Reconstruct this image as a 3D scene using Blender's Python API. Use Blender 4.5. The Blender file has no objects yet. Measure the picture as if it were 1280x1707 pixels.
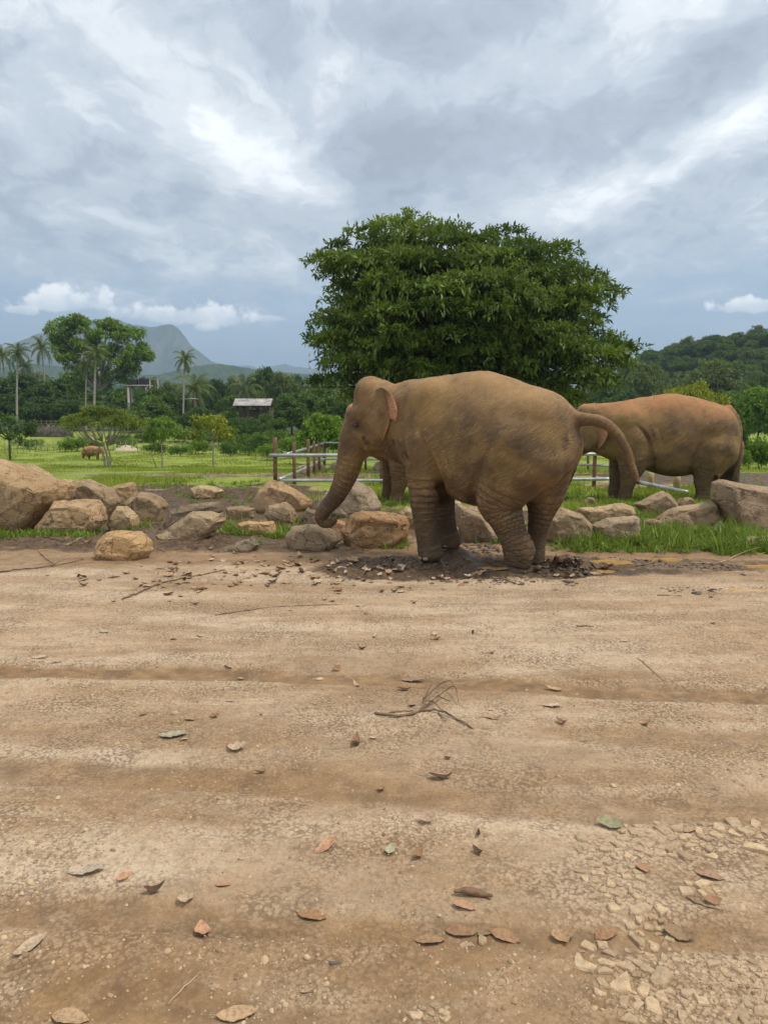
import bpy, bmesh, math, random
import numpy as np
from mathutils import Vector, Matrix, noise as mnoise

random.seed(7)
rng = np.random.default_rng(7)
scene = bpy.context.scene
COL = scene.collection
R = math.radians

# ------------------------------------------------------------------ camera
CAM_H = 1.6
PITCH = math.atan(143.5 / 1280.0)            # the horizon lies 143.5 px above the middle of the 1280x1707 photo
cam = bpy.data.cameras.new('camera')
cam.sensor_fit = 'VERTICAL'
cam.angle = 2 * math.atan(853.5 / 1280.0)
cam.clip_start = 0.05
cam.clip_end = 30000
cam_ob = bpy.data.objects.new('camera', cam)
COL.objects.link(cam_ob)
cam_ob.location = (0, 0, CAM_H)
cam_ob.rotation_euler = (math.pi / 2 - PITCH, 0, 0)
scene.camera = cam_ob

# ------------------------------------------------------------------ view
vs = scene.view_settings
vs.view_transform = 'Standard'
vs.look = 'None'
vs.exposure = 1.12
vs.gamma = 1.0
vs.use_curve_mapping = False
scene.cycles.max_bounces = 6
scene.cycles.diffuse_bounces = 2
scene.cycles.glossy_bounces = 2
scene.cycles.transmission_bounces = 3
scene.cycles.transparent_max_bounces = 6
scene.cycles.volume_bounces = 0
scene.cycles.use_denoising = True

SUN_EL, SUN_AZ = R(64), R(98)               # azimuth clockwise from +Y: behind the camera, to its right


# ------------------------------------------------------------------ node helper
class NT:
    def __init__(s, tree):
        s.t = tree
        s.t.nodes.clear()

    def n(s, kind, inp=None, **props):
        nd = s.t.nodes.new(kind)
        for k, v in props.items():
            setattr(nd, k, v)
        for k, v in (inp or {}).items():
            s.put(nd.inputs[k], v)
        return nd

    def put(s, sock, v):
        if isinstance(v, bpy.types.NodeSocket):
            s.t.links.new(v, sock)
        elif v is not None:
            if hasattr(sock.default_value, '__len__') and not hasattr(v, '__len__'):
                v = (v,) * len(sock.default_value)
            elif hasattr(sock.default_value, '__len__') and len(v) == 3 and len(sock.default_value) == 4:
                v = (*v, 1)
            sock.default_value = v

    def m(s, op, a, b=None, c=None, clamp=False):
        nd = s.t.nodes.new('ShaderNodeMath')
        nd.operation = op
        nd.use_clamp = clamp
        for i, v in enumerate((a, b, c)):
            if v is not None:
                s.put(nd.inputs[i], v)
        return nd.outputs[0]

    def v(s, op, a, b=None, scale=None):
        nd = s.t.nodes.new('ShaderNodeVectorMath')
        nd.operation = op
        s.put(nd.inputs[0], a)
        if b is not None:
            s.put(nd.inputs[1], b)
        if scale is not None:
            s.put(nd.inputs['Scale'], scale)
        return nd.outputs['Value'] if op in ('LENGTH', 'DOT_PRODUCT', 'DISTANCE') else nd.outputs['Vector']

    def mix(s, f, a, b, mode='MIX'):
        nd = s.t.nodes.new('ShaderNodeMix')
        nd.data_type = 'RGBA'
        nd.blend_type = mode
        nd.clamp_factor = True
        s.put(nd.inputs[0], f)
        s.put(nd.inputs[6], a)
        s.put(nd.inputs[7], b)
        return nd.outputs[2]

    def ramp(s, f, lo, hi, a=0.0, b=1.0, smooth=True):
        nd = s.t.nodes.new('ShaderNodeMapRange')
        nd.interpolation_type = 'SMOOTHSTEP' if smooth else 'LINEAR'
        s.put(nd.inputs['Value'], f)
        s.put(nd.inputs['From Min'], lo)
        s.put(nd.inputs['From Max'], hi)
        s.put(nd.inputs['To Min'], a)
        s.put(nd.inputs['To Max'], b)
        return nd.outputs[0]

    def noise(s, vec, scale, detail=4, rough=0.55, dist=0.0, col=False):
        nd = s.n('ShaderNodeTexNoise', {'Vector': vec, 'Scale': scale, 'Detail': detail, 'Roughness': rough, 'Distortion': dist})
        return nd.outputs['Color' if col else 'Fac']

    def voro(s, vec, scale, feature='F1', out='Distance', rand=1.0):
        nd = s.n('ShaderNodeTexVoronoi', {'Vector': vec, 'Scale': scale, 'Randomness': rand}, feature=feature)
        return nd.outputs[out]

    def sep(s, vec):
        nd = s.n('ShaderNodeSeparateXYZ', {0: vec})
        return nd.outputs[0], nd.outputs[1], nd.outputs[2]

    def comb(s, x=0.0, y=0.0, z=0.0):
        return s.n('ShaderNodeCombineXYZ', {0: x, 1: y, 2: z}).outputs[0]

    def attr(s, name, out='Fac'):
        return s.n('ShaderNodeAttribute', attribute_name=name).outputs[out]

    def pos(s):
        return s.n('ShaderNodeNewGeometry').outputs['Position']

    def obj(s):
        return s.n('ShaderNodeTexCoord').outputs['Object']

    def rand(s):
        return s.n('ShaderNodeObjectInfo').outputs['Random']

    def bump(s, height, strength=0.5, dist=0.02, normal=None):
        nd = s.n('ShaderNodeBump', {'Height': height, 'Strength': strength, 'Distance': dist})
        if normal is not None:
            s.put(nd.inputs['Normal'], normal)
        return nd.outputs[0]


def material(name):
    m = bpy.data.materials.new(name)
    m.use_nodes = True
    g = NT(m.node_tree)
    out = g.n('ShaderNodeOutputMaterial')
    return m, g, out


def finish(g, out, color, rough=0.9, normal=None, spec=0.3, **extra):
    b = g.n('ShaderNodeBsdfPrincipled', {'Base Color': color, 'Roughness': rough, 'Specular IOR Level': spec})
    if normal is not None:
        g.put(b.inputs['Normal'], normal)
    for k, v in extra.items():
        g.put(b.inputs[k], v)
    g.t.links.new(b.outputs[0], out.inputs['Surface'])
    return b


def simple_mat(name, color, rough=0.8, var=0.15, scale=8.0, spec=0.3, metallic=0.0, bump=0.0, bscale=40.0):
    m, g, out = material(name)
    o = g.obj()
    nz = g.noise(o, scale, 5, 0.6)
    c2 = tuple(c * (1 - var * 1.6) for c in color)
    c3 = tuple(min(1, c * (1 + var)) for c in color)
    c = g.mix(g.ramp(nz, 0.3, 0.7), c2, c3)
    nrm = g.bump(g.noise(o, bscale, 4, 0.6), bump, 0.01) if bump else None
    finish(g, out, c, rough, nrm, spec, Metallic=metallic)
    return m


# ------------------------------------------------------------------ pixels to places
def ray(px, py):
    u = (px - 640.0) / 1280.0
    v = (853.5 - py) / 1280.0
    return np.array([u, math.cos(PITCH) + v * math.sin(PITCH), v * math.cos(PITCH) - math.sin(PITCH)])


def on_ground(px, py, z=0.0):
    d = ray(px, py)
    t = (z - CAM_H) / d[2]
    return np.array([d[0] * t, d[1] * t, z])


def at_depth(px, py, Y):
    d = ray(px, py)
    t = Y / d[1]
    return np.array([d[0] * t, Y, CAM_H + d[2] * t])


# ------------------------------------------------------------------ world: broken monsoon overcast
world = bpy.data.worlds.new('World')
scene.world = world
world.use_nodes = True
g = NT(world.node_tree)
wout = g.n('ShaderNodeOutputWorld')
bg = g.n('ShaderNodeBackground')
sky = g.n('ShaderNodeTexSky')
sky.sky_type = 'NISHITA'
sky.sun_disc = False
sky.sun_elevation = SUN_EL
sky.sun_rotation = SUN_AZ
sky.air_density = 1.0
sky.dust_density = 1.2
sky.ozone_density = 1.6
dirv = g.v('NORMALIZE', g.n('ShaderNodeTexCoord').outputs['Generated'])
dx, dy, dz = g.sep(dirv)
el = g.m('ARCSINE', dz)
az = g.m('ARCTAN2', dx, dy)
zz = g.m('ADD', g.m('MAXIMUM', dz, 0.0), 0.16)
plane = g.comb(g.m('DIVIDE', dx, zz), g.m('DIVIDE', dy, zz), 0.0)
plane_s = g.v('MULTIPLY', plane, (1.0, 0.72, 1.0))
warp = g.v('SUBTRACT', g.noise(plane_s, 1.7, 4, 0.6, col=True), (0.5, 0.5, 0.5))
plane_w = g.v('ADD', plane_s, g.v('SCALE', warp, scale=0.55))
n_big = g.noise(g.v('ADD', plane_w, (3.1, 7.7, 0.0)), 0.85, 3, 0.5)
n_mid = g.noise(g.v('ADD', plane_w, (1.3, 2.2, 4.0)), 2.9, 9, 0.68)
lum = g.m('ADD', g.m('MULTIPLY', n_big, 0.52), g.m('ADD', g.m('MULTIPLY', n_mid, 1.15), -0.12))
# the larger banks of cloud in view, as soft lobes in azimuth and elevation
awarp = g.v('SUBTRACT', g.noise(g.comb(az, el, 0.0), 6.0, 3, 0.6, col=True), (0.5, 0.5, 0.5))
ae = g.v('ADD', g.comb(az, el, 0.0), g.v('SCALE', awarp, scale=0.13))


def px_ae(px, py):
    d = ray(px, py)
    d = d / np.linalg.norm(d)
    return math.atan2(d[0], d[1]), math.asin(d[2])


LOBES = [  # px, py, half length, half width (px), tilt (deg), weight
    (640, 40, 330, 70, -4, -0.26), (960, 190, 300, 55, 14, -0.30), (600, 210, 150, 80, -40, -0.16),
    (250, 330, 330, 90, -4, -0.12), (1120, 330, 230, 35, 22, -0.12),
    (360, 190, 190, 55, -32, 0.12), (470, 290, 200, 40, -12, 0.13), (1060, 60, 190, 55, 30, 0.17),
    (760, 120, 150, 40, 18, 0.10), (1190, 240, 210, 34, 16, 0.15), (980, 340, 180, 34, 18, 0.13), (120, 60, 200, 70, -18, 0.10),
    (540, 110, 60, 40, -30, 0.12), (90, 400, 240, 40, 4, 0.05)]
for px, py, a, b, tilt, w in LOBES:
    c = px_ae(px, py)
    d = g.v('SUBTRACT', ae, (c[0], c[1], 0))
    dxx, dyy, _ = g.sep(d)
    ct, st = math.cos(R(tilt)), math.sin(R(tilt))
    p = g.m('MULTIPLY', g.m('ADD', g.m('MULTIPLY', dxx, ct), g.m('MULTIPLY', dyy, st)), 1280.0 / a)
    q = g.m('MULTIPLY', g.m('SUBTRACT', g.m('MULTIPLY', dyy, ct), g.m('MULTIPLY', dxx, st)), 1280.0 / b)
    r2 = g.m('ADD', g.m('MULTIPLY', p, p), g.m('MULTIPLY', q, q))
    lum = g.m('ADD', lum, g.m('MULTIPLY', g.m('EXPONENT', g.m('MULTIPLY', r2, -0.8)), w))
cr = g.n('ShaderNodeValToRGB', {0: lum})
cr.color_ramp.interpolation = 'EASE'
e = cr.color_ramp.elements
e[0].position, e[0].color = 0.40, (3.1, 3.35, 3.85, 1)
e[1].position, e[1].color = 0.98, (10.2, 10.3, 10.4, 1)
for pos_, c_ in ((0.55, (3.95, 4.3, 4.9)), (0.68, (5.3, 5.7, 6.15)), (0.82, (7.4, 7.65, 7.9))):
    x_ = e.new(pos_)
    x_.color = (*c_, 1)
cloud = cr.outputs[0]
# the cover thins to open blue near the horizon
skyblue = g.mix(0.6, sky.outputs[0], (4.2, 6.2, 9.0))
cover = g.ramp(g.m('ADD', el, g.m('MULTIPLY', g.m('SUBTRACT', n_mid, 0.5), 0.16)), 0.06, 0.24, 0.08, 1.0)
col = g.mix(cover, skyblue, cloud)
# low cumulus over the hills
cum_noise = g.noise(g.comb(az, el, 3.0), 26.0, 5, 0.6)


def cumulus(col, px, py, a, b, seed, top=1.0):
    c = px_ae(px, py)
    d = g.v('SUBTRACT', g.comb(az, el, 0.0), (c[0], c[1], 0))
    dxx, dyy, _ = g.sep(d)
    p = g.m('MULTIPLY', dxx, 1280.0 / a)
    up = g.m('MULTIPLY', dyy, 1280.0 / b)
    dn = g.m('MULTIPLY', up, -2.2)
    q = g.m('MAXIMUM', up, dn)
    r = g.m('SQRT', g.m('ADD', g.m('MULTIPLY', p, p), g.m('MULTIPLY', q, q)))
    nz = cum_noise
    f = g.ramp(g.m('SUBTRACT', g.m('MULTIPLY', g.m('SUBTRACT', nz, 0.42), 2.2), g.m('MULTIPLY', r, 0.85)), -0.62, -0.30)
    shade = g.ramp(g.m('ADD', up, g.m('MULTIPLY', g.m('SUBTRACT', nz, 0.5), 2.6)), -0.5, 0.8)
    return g.mix(g.m('MULTIPLY', f, top), col, g.mix(shade, (8.0, 8.8, 9.8), (14.5, 14.3, 14.0)))


for a_ in ((120, 508, 85, 30, 1.0, 1.0), (310, 530, 150, 28, 3.0, 1.0), (38, 520, 26, 12, 5.0, 0.7), (455, 532, 40, 10, 8.0, 0.6),
           (1255, 512, 80, 20, 9.0, 1.0), (340, 548, 26, 9, 12.0, 0.6)):
    col = cumulus(col, *a_)
low = g.ramp(el, -0.02, 0.0)                  # below the horizon: dull ground bounce
col = g.mix(low, (1.6, 1.7, 1.6), col)
g.put(bg.inputs[0], col)
bg.inputs[1].default_value = 0.068
world.cycles.sampling_method = 'MANUAL'
world.cycles.sample_map_resolution = 512
g.t.links.new(bg.outputs[0], wout.inputs[0])

# ------------------------------------------------------------------ sun, veiled by cloud
sun = bpy.data.lights.new('sun', 'SUN')
sun.energy = 1.5
sun.angle = R(14)
sun.color = (1.0, 0.93, 0.82)
sun_ob = bpy.data.objects.new('sun', sun)
COL.objects.link(sun_ob)
sd = Vector((math.sin(SUN_AZ) * math.cos(SUN_EL), math.cos(SUN_AZ) * math.cos(SUN_EL), math.sin(SUN_EL)))
sun_ob.rotation_euler = (-sd).to_track_quat('-Z', 'Y').to_euler()
sun_ob.location = (10, -10, 30)


# ------------------------------------------------------------------ object helpers
def copy_tree(o, parent=None):
    c = o.copy()
    COL.objects.link(c)
    c.parent = parent
    for ch in list(o.children):
        copy_tree(ch, c)
    return c


def tag(o, label=None, cat=None, group=None, kind=None):
    if label:
        o['label'] = label
    if cat:
        o['category'] = cat
    if group:
        o['group'] = group
    if kind:
        o['kind'] = kind
    return o


def empty(name, loc=(0, 0, 0), rz=0.0):
    o = bpy.data.objects.new(name, None)
    o.empty_display_size = 0.2
    COL.objects.link(o)
    o.location = loc
    o.rotation_euler = (0, 0, rz)
    return o


def mesh_arrays(name, verts, faces, smooth=True):
    """verts (n,3), faces (m,k) with one k, or a list of such arrays"""
    me = bpy.data.meshes.new(name)
    verts = np.asarray(verts, np.float32)
    fl = faces if isinstance(faces, list) else [faces]
    fl = [np.asarray(f, np.int32) for f in fl if len(f)]
    me.vertices.add(len(verts))
    me.vertices.foreach_set('co', verts.ravel())
    nl = sum(f.size for f in fl)
    npoly = sum(len(f) for f in fl)
    me.loops.add(nl)
    me.polygons.add(npoly)
    me.loops.foreach_set('vertex_index', np.concatenate([f.ravel() for f in fl]))
    starts, tot = [], 0
    for f in fl:
        starts.append(tot + np.arange(len(f)) * f.shape[1])
        tot += f.size
    me.polygons.foreach_set('loop_start', np.concatenate(starts).astype(np.int32))
    if smooth:
        me.polygons.foreach_set('use_smooth', np.ones(npoly, bool))
    me.update(calc_edges=True)
    me.validate()
    return me


def obj(name, me, mat=None, parent=None, loc=None):
    o = bpy.data.objects.new(name, me)
    COL.objects.link(o)
    if mat is not None:
        if not me.materials:
            me.materials.append(mat)
    if parent is not None:
        o.parent = parent
    if loc is not None:
        o.location = loc
    return o


def add_attr(me, name, data, kind='FLOAT'):
    a = me.attributes.new(name, kind, 'POINT')
    data = np.asarray(data, np.float32)
    if kind == 'FLOAT':
        a.data.foreach_set('value', data.ravel())
    elif kind == 'FLOAT_VECTOR':
        a.data.foreach_set('vector', data.ravel())
    else:
        if data.shape[1] == 3:
            data = np.concatenate([data, np.ones((len(data), 1), np.float32)], 1)
        a.data.foreach_set('color', data.ravel())


def crom(pts, n):
    """Catmull-Rom through rows of pts, n samples"""
    P = np.asarray(pts, float)
    P = np.vstack([2 * P[0] - P[1], P, 2 * P[-1] - P[-2]])
    t = np.linspace(0, len(P) - 3 - 1e-6, n)
    i = t.astype(int)
    f = (t - i)[:, None]
    a, b, c, d = P[i], P[i + 1], P[i + 2], P[i + 3]
    return 0.5 * (2 * b + (c - a) * f + (2 * a - 5 * b + 4 * c - d) * f * f + (3 * b - 3 * c + d - a) * f ** 3)


class MB:
    """collects tubes and boxes into one mesh"""
    def __init__(s):
        s.v, s.f3, s.f4, s.n = [], [], [], 0

    def add(s, v, q=None, t=None):
        v = np.asarray(v, float)
        s.v.append(v)
        if q is not None and len(q):
            s.f4.append(np.asarray(q, int) + s.n)
        if t is not None and len(t):
            s.f3.append(np.asarray(t, int) + s.n)
        s.n += len(v)

    def tube(s, pts, rad, sides=8, cap=True):
        P = np.asarray(pts, float)
        n = len(P)
        rad = np.broadcast_to(np.asarray(rad, float), (n,))
        T = np.gradient(P, axis=0)
        T /= np.linalg.norm(T, axis=1)[:, None] + 1e-9
        ref = np.array([0.0, 0, 1]) if abs(T[0][2]) < 0.9 else np.array([1.0, 0, 0])
        A = np.cross(T, ref)
        A /= np.linalg.norm(A, axis=1)[:, None] + 1e-9
        B = np.cross(T, A)
        th = np.linspace(0, 2 * math.pi, sides, endpoint=False)
        V = P[:, None, :] + rad[:, None, None] * (np.cos(th)[None, :, None] * A[:, None, :] + np.sin(th)[None, :, None] * B[:, None, :])
        V = V.reshape(-1, 3)
        i = np.arange(n - 1)[:, None] * sides
        j = np.arange(sides)[None, :]
        k = (j + 1) % sides
        q = np.stack([i + j, i + sides + j, i + sides + k, i + k], -1).reshape(-1, 4)
        tr = []
        if cap:
            V = np.vstack([V, P[0], P[-1]])
            c0, c1 = n * sides, n * sides + 1
            for jj in range(sides):
                kk = (jj + 1) % sides
                tr.append((c0, jj, kk))
                tr.append((c1, (n - 1) * sides + kk, (n - 1) * sides + jj))
        s.add(V, q, tr)

    def box(s, c, size, rot=None):
        x, y, z = [a / 2 for a in size]
        V = np.array([(-x, -y, -z), (x, -y, -z), (x, y, -z), (-x, y, -z), (-x, -y, z), (x, -y, z), (x, y, z), (-x, y, z)])
        if rot is not None:
            V = V @ np.asarray(rot).T
        s.add(V + np.asarray(c), [(0, 3, 2, 1), (4, 5, 6, 7), (0, 1, 5, 4), (1, 2, 6, 5), (2, 3, 7, 6), (3, 0, 4, 7)])

    def mesh(s, name, smooth=True):
        fl = []
        if s.f4:
            fl.append(np.concatenate(s.f4))
        if s.f3:
            fl.append(np.concatenate(s.f3))
        return mesh_arrays(name, np.concatenate(s.v), fl, smooth)


# ------------------------------------------------------------------ implicit sculpting
class Sculpt:
    def __init__(s, lo, hi, h):
        s.h = h
        s.lo = np.asarray(lo, float)
        s.shape = tuple(int(math.ceil((b - a) / h)) + 1 for a, b in zip(lo, hi))
        s.D = np.full(s.shape, 1.0, np.float32)
        s.ax = [(s.lo[i] + np.arange(s.shape[i]) * h).astype(np.float32) for i in range(3)]

    def box(s, lo, hi):
        sl = []
        for i in range(3):
            a = int(np.clip(math.floor((lo[i] - s.lo[i]) / s.h), 0, s.shape[i]))
            b = int(np.clip(math.ceil((hi[i] - s.lo[i]) / s.h) + 1, 0, s.shape[i]))
            sl.append(slice(a, b))
        return tuple(sl)

    def pts(s, sl):
        return np.stack(np.meshgrid(*[s.ax[i][sl[i]] for i in range(3)], indexing='ij'), -1)

    def blend(s, sl, d, k):
        o = s.D[sl]
        hh = np.clip(0.5 + 0.5 * (o - d) / k, 0, 1)
        s.D[sl] = o + (d - o) * hh - k * hh * (1 - hh)

    def carve(s, sl, d, k):
        o = s.D[sl]
        d = -d
        hh = np.clip(0.5 - 0.5 * (o - d) / k, 0, 1)
        s.D[sl] = o + (d - o) * hh + k * hh * (1 - hh)

    @staticmethod
    def chain_d(P, C, rad):
        d = None
        for a, b, ra, rb in zip(C[:-1], C[1:], rad[:-1], rad[1:]):
            ab = b - a
            t = np.clip(((P - a) @ ab) / (ab @ ab + 1e-12), 0, 1)
            q = P - a - t[..., None] * ab
            dd = np.sqrt((q * q).sum(-1)) - (ra + t * (rb - ra))
            d = dd if d is None else np.minimum(d, dd)
        return d

    def chain(s, pts, k=0.08, n=16, carve=False):
        C = crom(pts, n) if len(pts) > 2 else np.asarray(pts, float)
        ctr = C[:, :3].astype(np.float32)
        rad = np.maximum(C[:, 3], 0.001).astype(np.float32)
        m = k + 2 * s.h
        sl = s.box((ctr - rad[:, None]).min(0) - m, (ctr + rad[:, None]).max(0) + m)
        d = s.chain_d(s.pts(sl), ctr, rad)
        (s.carve if carve else s.blend)(sl, d, k)

    def ellipsoid(s, c, r, k=0.08, rot=None, carve=False):
        c = np.asarray(c, float)
        m = max(r) + k + 2 * s.h
        sl = s.box(c - m, c + m)
        P = s.pts(sl) - c.astype(np.float32)
        if rot is not None:
            P = P @ np.asarray(rot, np.float32)
        r = np.asarray(r, np.float32)
        k0 = np.sqrt(((P / r) ** 2).sum(-1))
        k1 = np.sqrt(((P / (r * r)) ** 2).sum(-1)) + 1e-6
        d = np.where(k0 < 1e-3, -min(r), k0 * (k0 - 1) / k1)
        (s.carve if carve else s.blend)(sl, d.astype(np.float32), k)

    def mesh(s):
        D = s.D
        S = D < 0
        nx, ny, nz = D.shape
        cnt = np.zeros((nx - 1, ny - 1, nz - 1), np.int8)
        for i in (0, 1):
            for j in (0, 1):
                for k in (0, 1):
                    cnt += S[i:nx - 1 + i, j:ny - 1 + j, k:nz - 1 + k]
        act = (cnt > 0) & (cnt < 8)
        ci = np.argwhere(act)
        idx = np.full(act.shape, -1, np.int32)
        idx[act] = np.arange(len(ci))
        acc = np.zeros((len(ci), 3))
        num = np.zeros(len(ci))
        cs = [(i, j, k) for i in (0, 1) for j in (0, 1) for k in (0, 1)]
        for a in cs:
            for ax in range(3):
                if a[ax]:
                    continue
                b = list(a)
                b[ax] = 1
                da = D[ci[:, 0] + a[0], ci[:, 1] + a[1], ci[:, 2] + a[2]]
                db = D[ci[:, 0] + b[0], ci[:, 1] + b[1], ci[:, 2] + b[2]]
                x = (da < 0) != (db < 0)
                t = np.where(x, da / np.where(x, da - db, 1), 0)
                p = np.tile(np.array(a, float), (len(ci), 1))
                p[:, ax] += t
                acc += p * x[:, None]
                num += x
        V = s.lo + (ci + acc / num[:, None]) * s.h
        F = []
        for ax in range(3):
            o1, o2 = [(1, 2), (2, 0), (0, 1)][ax]
            sa = [slice(None)] * 3
            sb = [slice(None)] * 3
            sa[ax] = slice(0, -1)
            sb[ax] = slice(1, None)
            A, B = S[tuple(sa)], S[tuple(sb)]
            e = np.argwhere(A != B)
            e = e[(e[:, o1] > 0) & (e[:, o2] > 0) & (e[:, o1] < D.shape[o1] - 1) & (e[:, o2] < D.shape[o2] - 1)]
            ins = A[e[:, 0], e[:, 1], e[:, 2]]
            q = []
            for u, w in ((0, 0), (-1, 0), (-1, -1), (0, -1)):
                cc = e.copy()
                cc[:, o1] += u
                cc[:, o2] += w
                q.append(idx[cc[:, 0], cc[:, 1], cc[:, 2]])
            q = np.stack(q, 1)
            q[~ins] = q[~ins][:, ::-1]
            F.append(q)
        return V, np.concatenate(F)


def sstep(x, a, b):
    t = np.clip((x - a) / (b - a), 0, 1)
    return t * t * (3 - 2 * t)


def vnoise(P, seed=0):
    """smooth value noise on (n,2) or (n,3) arrays, 0..1"""
    P = np.asarray(P, float)
    I = np.floor(P).astype(np.int64)
    Fr = P - I
    Fr = Fr * Fr * (3 - 2 * Fr)
    dim = P.shape[1]
    out = np.zeros(len(P))
    for c in range(2 ** dim):
        hsh = np.full(len(P), seed * 7919 + 17, np.int64)
        w = np.ones(len(P))
        for d in range(dim):
            b = (c >> d) & 1
            hsh = (hsh * 374761393 + (I[:, d] + b) * (668265263 + d * 982451653)) & 0x7fffffff
            hsh = (hsh ^ (hsh >> 13)) * 1274126177 & 0x7fffffff
            w *= Fr[:, d] if b else 1 - Fr[:, d]
        out += w * ((hsh ^ (hsh >> 16)) & 0xffff) / 65535.0
    return out


def fbm(P, seed=0, octaves=4, gain=0.5):
    P = np.asarray(P, float)
    a, s, t = 1.0, np.zeros(len(P)), 0.0
    for o in range(octaves):
        s += a * vnoise(P * 2 ** o, seed + o * 31)
        t += a
        a *= gain
    return s / t
# ------------------------------------------------------------------ ground
def rut_curve(rows):
    p = np.array([on_ground(*r) for r in rows])
    return p[:, 0], p[:, 1]


RUTS = [  # curve, half width, depth, damp
    (rut_curve([(-400, 1098), (0, 1116), (400, 1124), (640, 1132), (960, 1148), (1280, 1160), (1900, 1180)]), 0.14, 0.016, 1.0),
    (rut_curve([(-400, 1262), (0, 1282), (400, 1300), (640, 1322), (960, 1346), (1280, 1340), (1900, 1330)]), 0.15, 0.008, 0.8),
    (rut_curve([(-400, 1490), (0, 1518), (400, 1542), (640, 1552), (960, 1562), (1280, 1556), (1900, 1540)]), 0.085, 0.010, 0.9),
    (rut_curve([(780, 1216), (960, 1222), (1280, 1232), (1900, 1240)]), 0.11, 0.007, 0.7),
]
PUDDLES = [  # px, py, half width and half depth in metres
    (1020, 936, 0.20, 0.13), (1112, 932, 0.26, 0.10), (1243, 983, 0.17, 0.085), (1275, 944, 0.20, 0.12), (1003, 951, 0.12, 0.10),
    (815, 946, 0.16, 0.08), (1040, 948, 0.10, 0.05), (965, 946, 0.10, 0.09)]
PUD = [(*on_ground(a, b)[:2], c, d) for a, b, c, d in PUDDLES]
STAINS = [(*on_ground(a, b)[:2], c, d, w) for a, b, c, d, w in ((190, 1660, 0.34, 0.15, 1.0), (640, 1712, 1.0, 0.10, 0.8), (330, 1690, 0.3, 0.12, 0.9), (760, 1600, 0.3, 0.12, 0.8), (480, 1630, 0.3, 0.1, 0.6), (950, 1640, 0.2, 0.12, 0.6), (60, 1620, 0.2, 0.1, 0.7), (70, 1700, 0.30, 0.10, 0.8), (700, 1640, 0.36, 0.14, 0.8), (860, 1690, 0.25, 0.10, 0.7), (620, 1700, 0.2, 0.1, 0.8), (1140, 1470, 0.22, 0.16, 0.5), (1150, 1235, 0.55, 0.16, 0.7),
          (560, 1100, 0.45, 0.12, 0.7), (120, 1090, 0.4, 0.09, 0.6), (980, 1125, 0.5, 0.13, 0.7), (330, 1085, 0.3, 0.08, 0.6), (430, 1360, 0.5, 0.10, 0.5), (160, 1330, 0.6, 0.12, 0.5), (700, 1340, 0.5, 0.1, 0.5), (1240, 1540, 0.3, 0.1, 0.6), (80, 1195, 0.5, 0.1, 0.4))]
FEET = [(0.555, 8.92, 0.005, 0.20), (0.83, 9.37, 0.095, 0.24), (1.76, 8.86, -0.125, 0.22), (1.50, 8.44, -0.05, 0.26)]


def terrain_masks(x, y):
    P = np.stack([x, y], 1)
    n1 = fbm(P * 0.9, 5, 3)
    n2 = fbm(P * 2.7, 6, 3)
    damp = np.zeros(len(x))
    for (cx, cy), w, dep, dm in RUTS:
        d = np.abs(y + 0.10 * (n2 - 0.5) - np.interp(x, cx, cy)) / w
        ends = sstep(x, cx[0] - 0.2, cx[0] + 0.6) if cx[0] > -1 else 1.0
        damp = np.maximum(damp, dm * (1 - sstep(d, 0.6, 1.25)) * ends)
    # soft damp stains
    damp = np.maximum(damp, 0.55 * sstep(fbm(np.stack([x * 0.45, y * 1.3], 1), 8, 4), 0.56, 0.70) * sstep(10 - y, 0, 2))
    edge = y + 0.9 * (n1 - 0.5) + 0.4 * (n2 - 0.5)
    damp = np.maximum(damp, 0.85 * sstep(edge, 8.35, 8.95) * (1 - sstep(y, 13, 15)))
    for sx_, sy_, sa, sb, sw in STAINS:
        es = np.hypot((x - sx_) / sa, (y - sy_) / sb) + 0.9 * (n2 - 0.5) + 0.5 * (fbm(P * 9, 9, 2) - 0.5)
        damp = np.maximum(damp, sw * (1 - sstep(es, 0.55, 1.15)))
    e = np.hypot((x - 1.25) / 2.15, (y - 8.72) / 0.78) + 0.7 * (n1 - 0.5)
    mud = 1 - sstep(e, 0.75, 1.15)
    e2 = np.hypot((x - 3.6) / 2.6, (y - 8.75) / 0.55) + 0.9 * (n1 - 0.5)
    mud = np.maximum(mud, (1 - sstep(e2, 0.6, 1.3)) * 0.55)
    # dark churned earth behind the rocks
    b = sstep(y, 9.3, 9.9) * (1 - sstep(y + 2 * (n1 - 0.5), 14.5, 19))
    mud = np.maximum(mud, b * sstep(n1 + 0.25 * n2, 0.42, 0.62) * 0.75)
    e3 = np.hypot((x + 4.6) / 3.6, (y - 16.0) / 4.5) + 1.1 * (n1 - 0.5)
    mud = np.maximum(mud, (1 - sstep(e3, 0.7, 1.1)) * 0.9)
    e4 = np.hypot((x - 12.0) / 6.5, (y - 24) / 6.0) + 0.6 * (n1 - 0.5)
    mud = np.maximum(mud, (1 - sstep(e4, 0.8, 1.1)) * 0.75)
    ng = fbm(P * 0.22, 11, 4)
    grass = sstep(y + 6 * (ng - 0.5) + 0.6 * (n1 - 0.5), 12.0, 15.5) * (1 - 0.95 * np.maximum(1 - sstep(e3, 0.75, 1.2), 1 - sstep(e4, 0.8, 1.15)))
    patch = sstep(fbm(P * np.array([0.16, 0.3]), 13, 4), 0.60, 0.68) * (1 - sstep(y, 40, 60))
    grass = grass * (1 - 0.85 * patch)
    mud = np.maximum(mud, patch * 0.6 * sstep(y, 12, 16))
    verge = sstep(y, 9.3, 9.9) * (1 - sstep(y, 13, 15)) * sstep(n1, 0.45, 0.6)
    grass = np.maximum(grass, 0.5 * verge * (1 - mud))
    return damp, mud, grass


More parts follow.
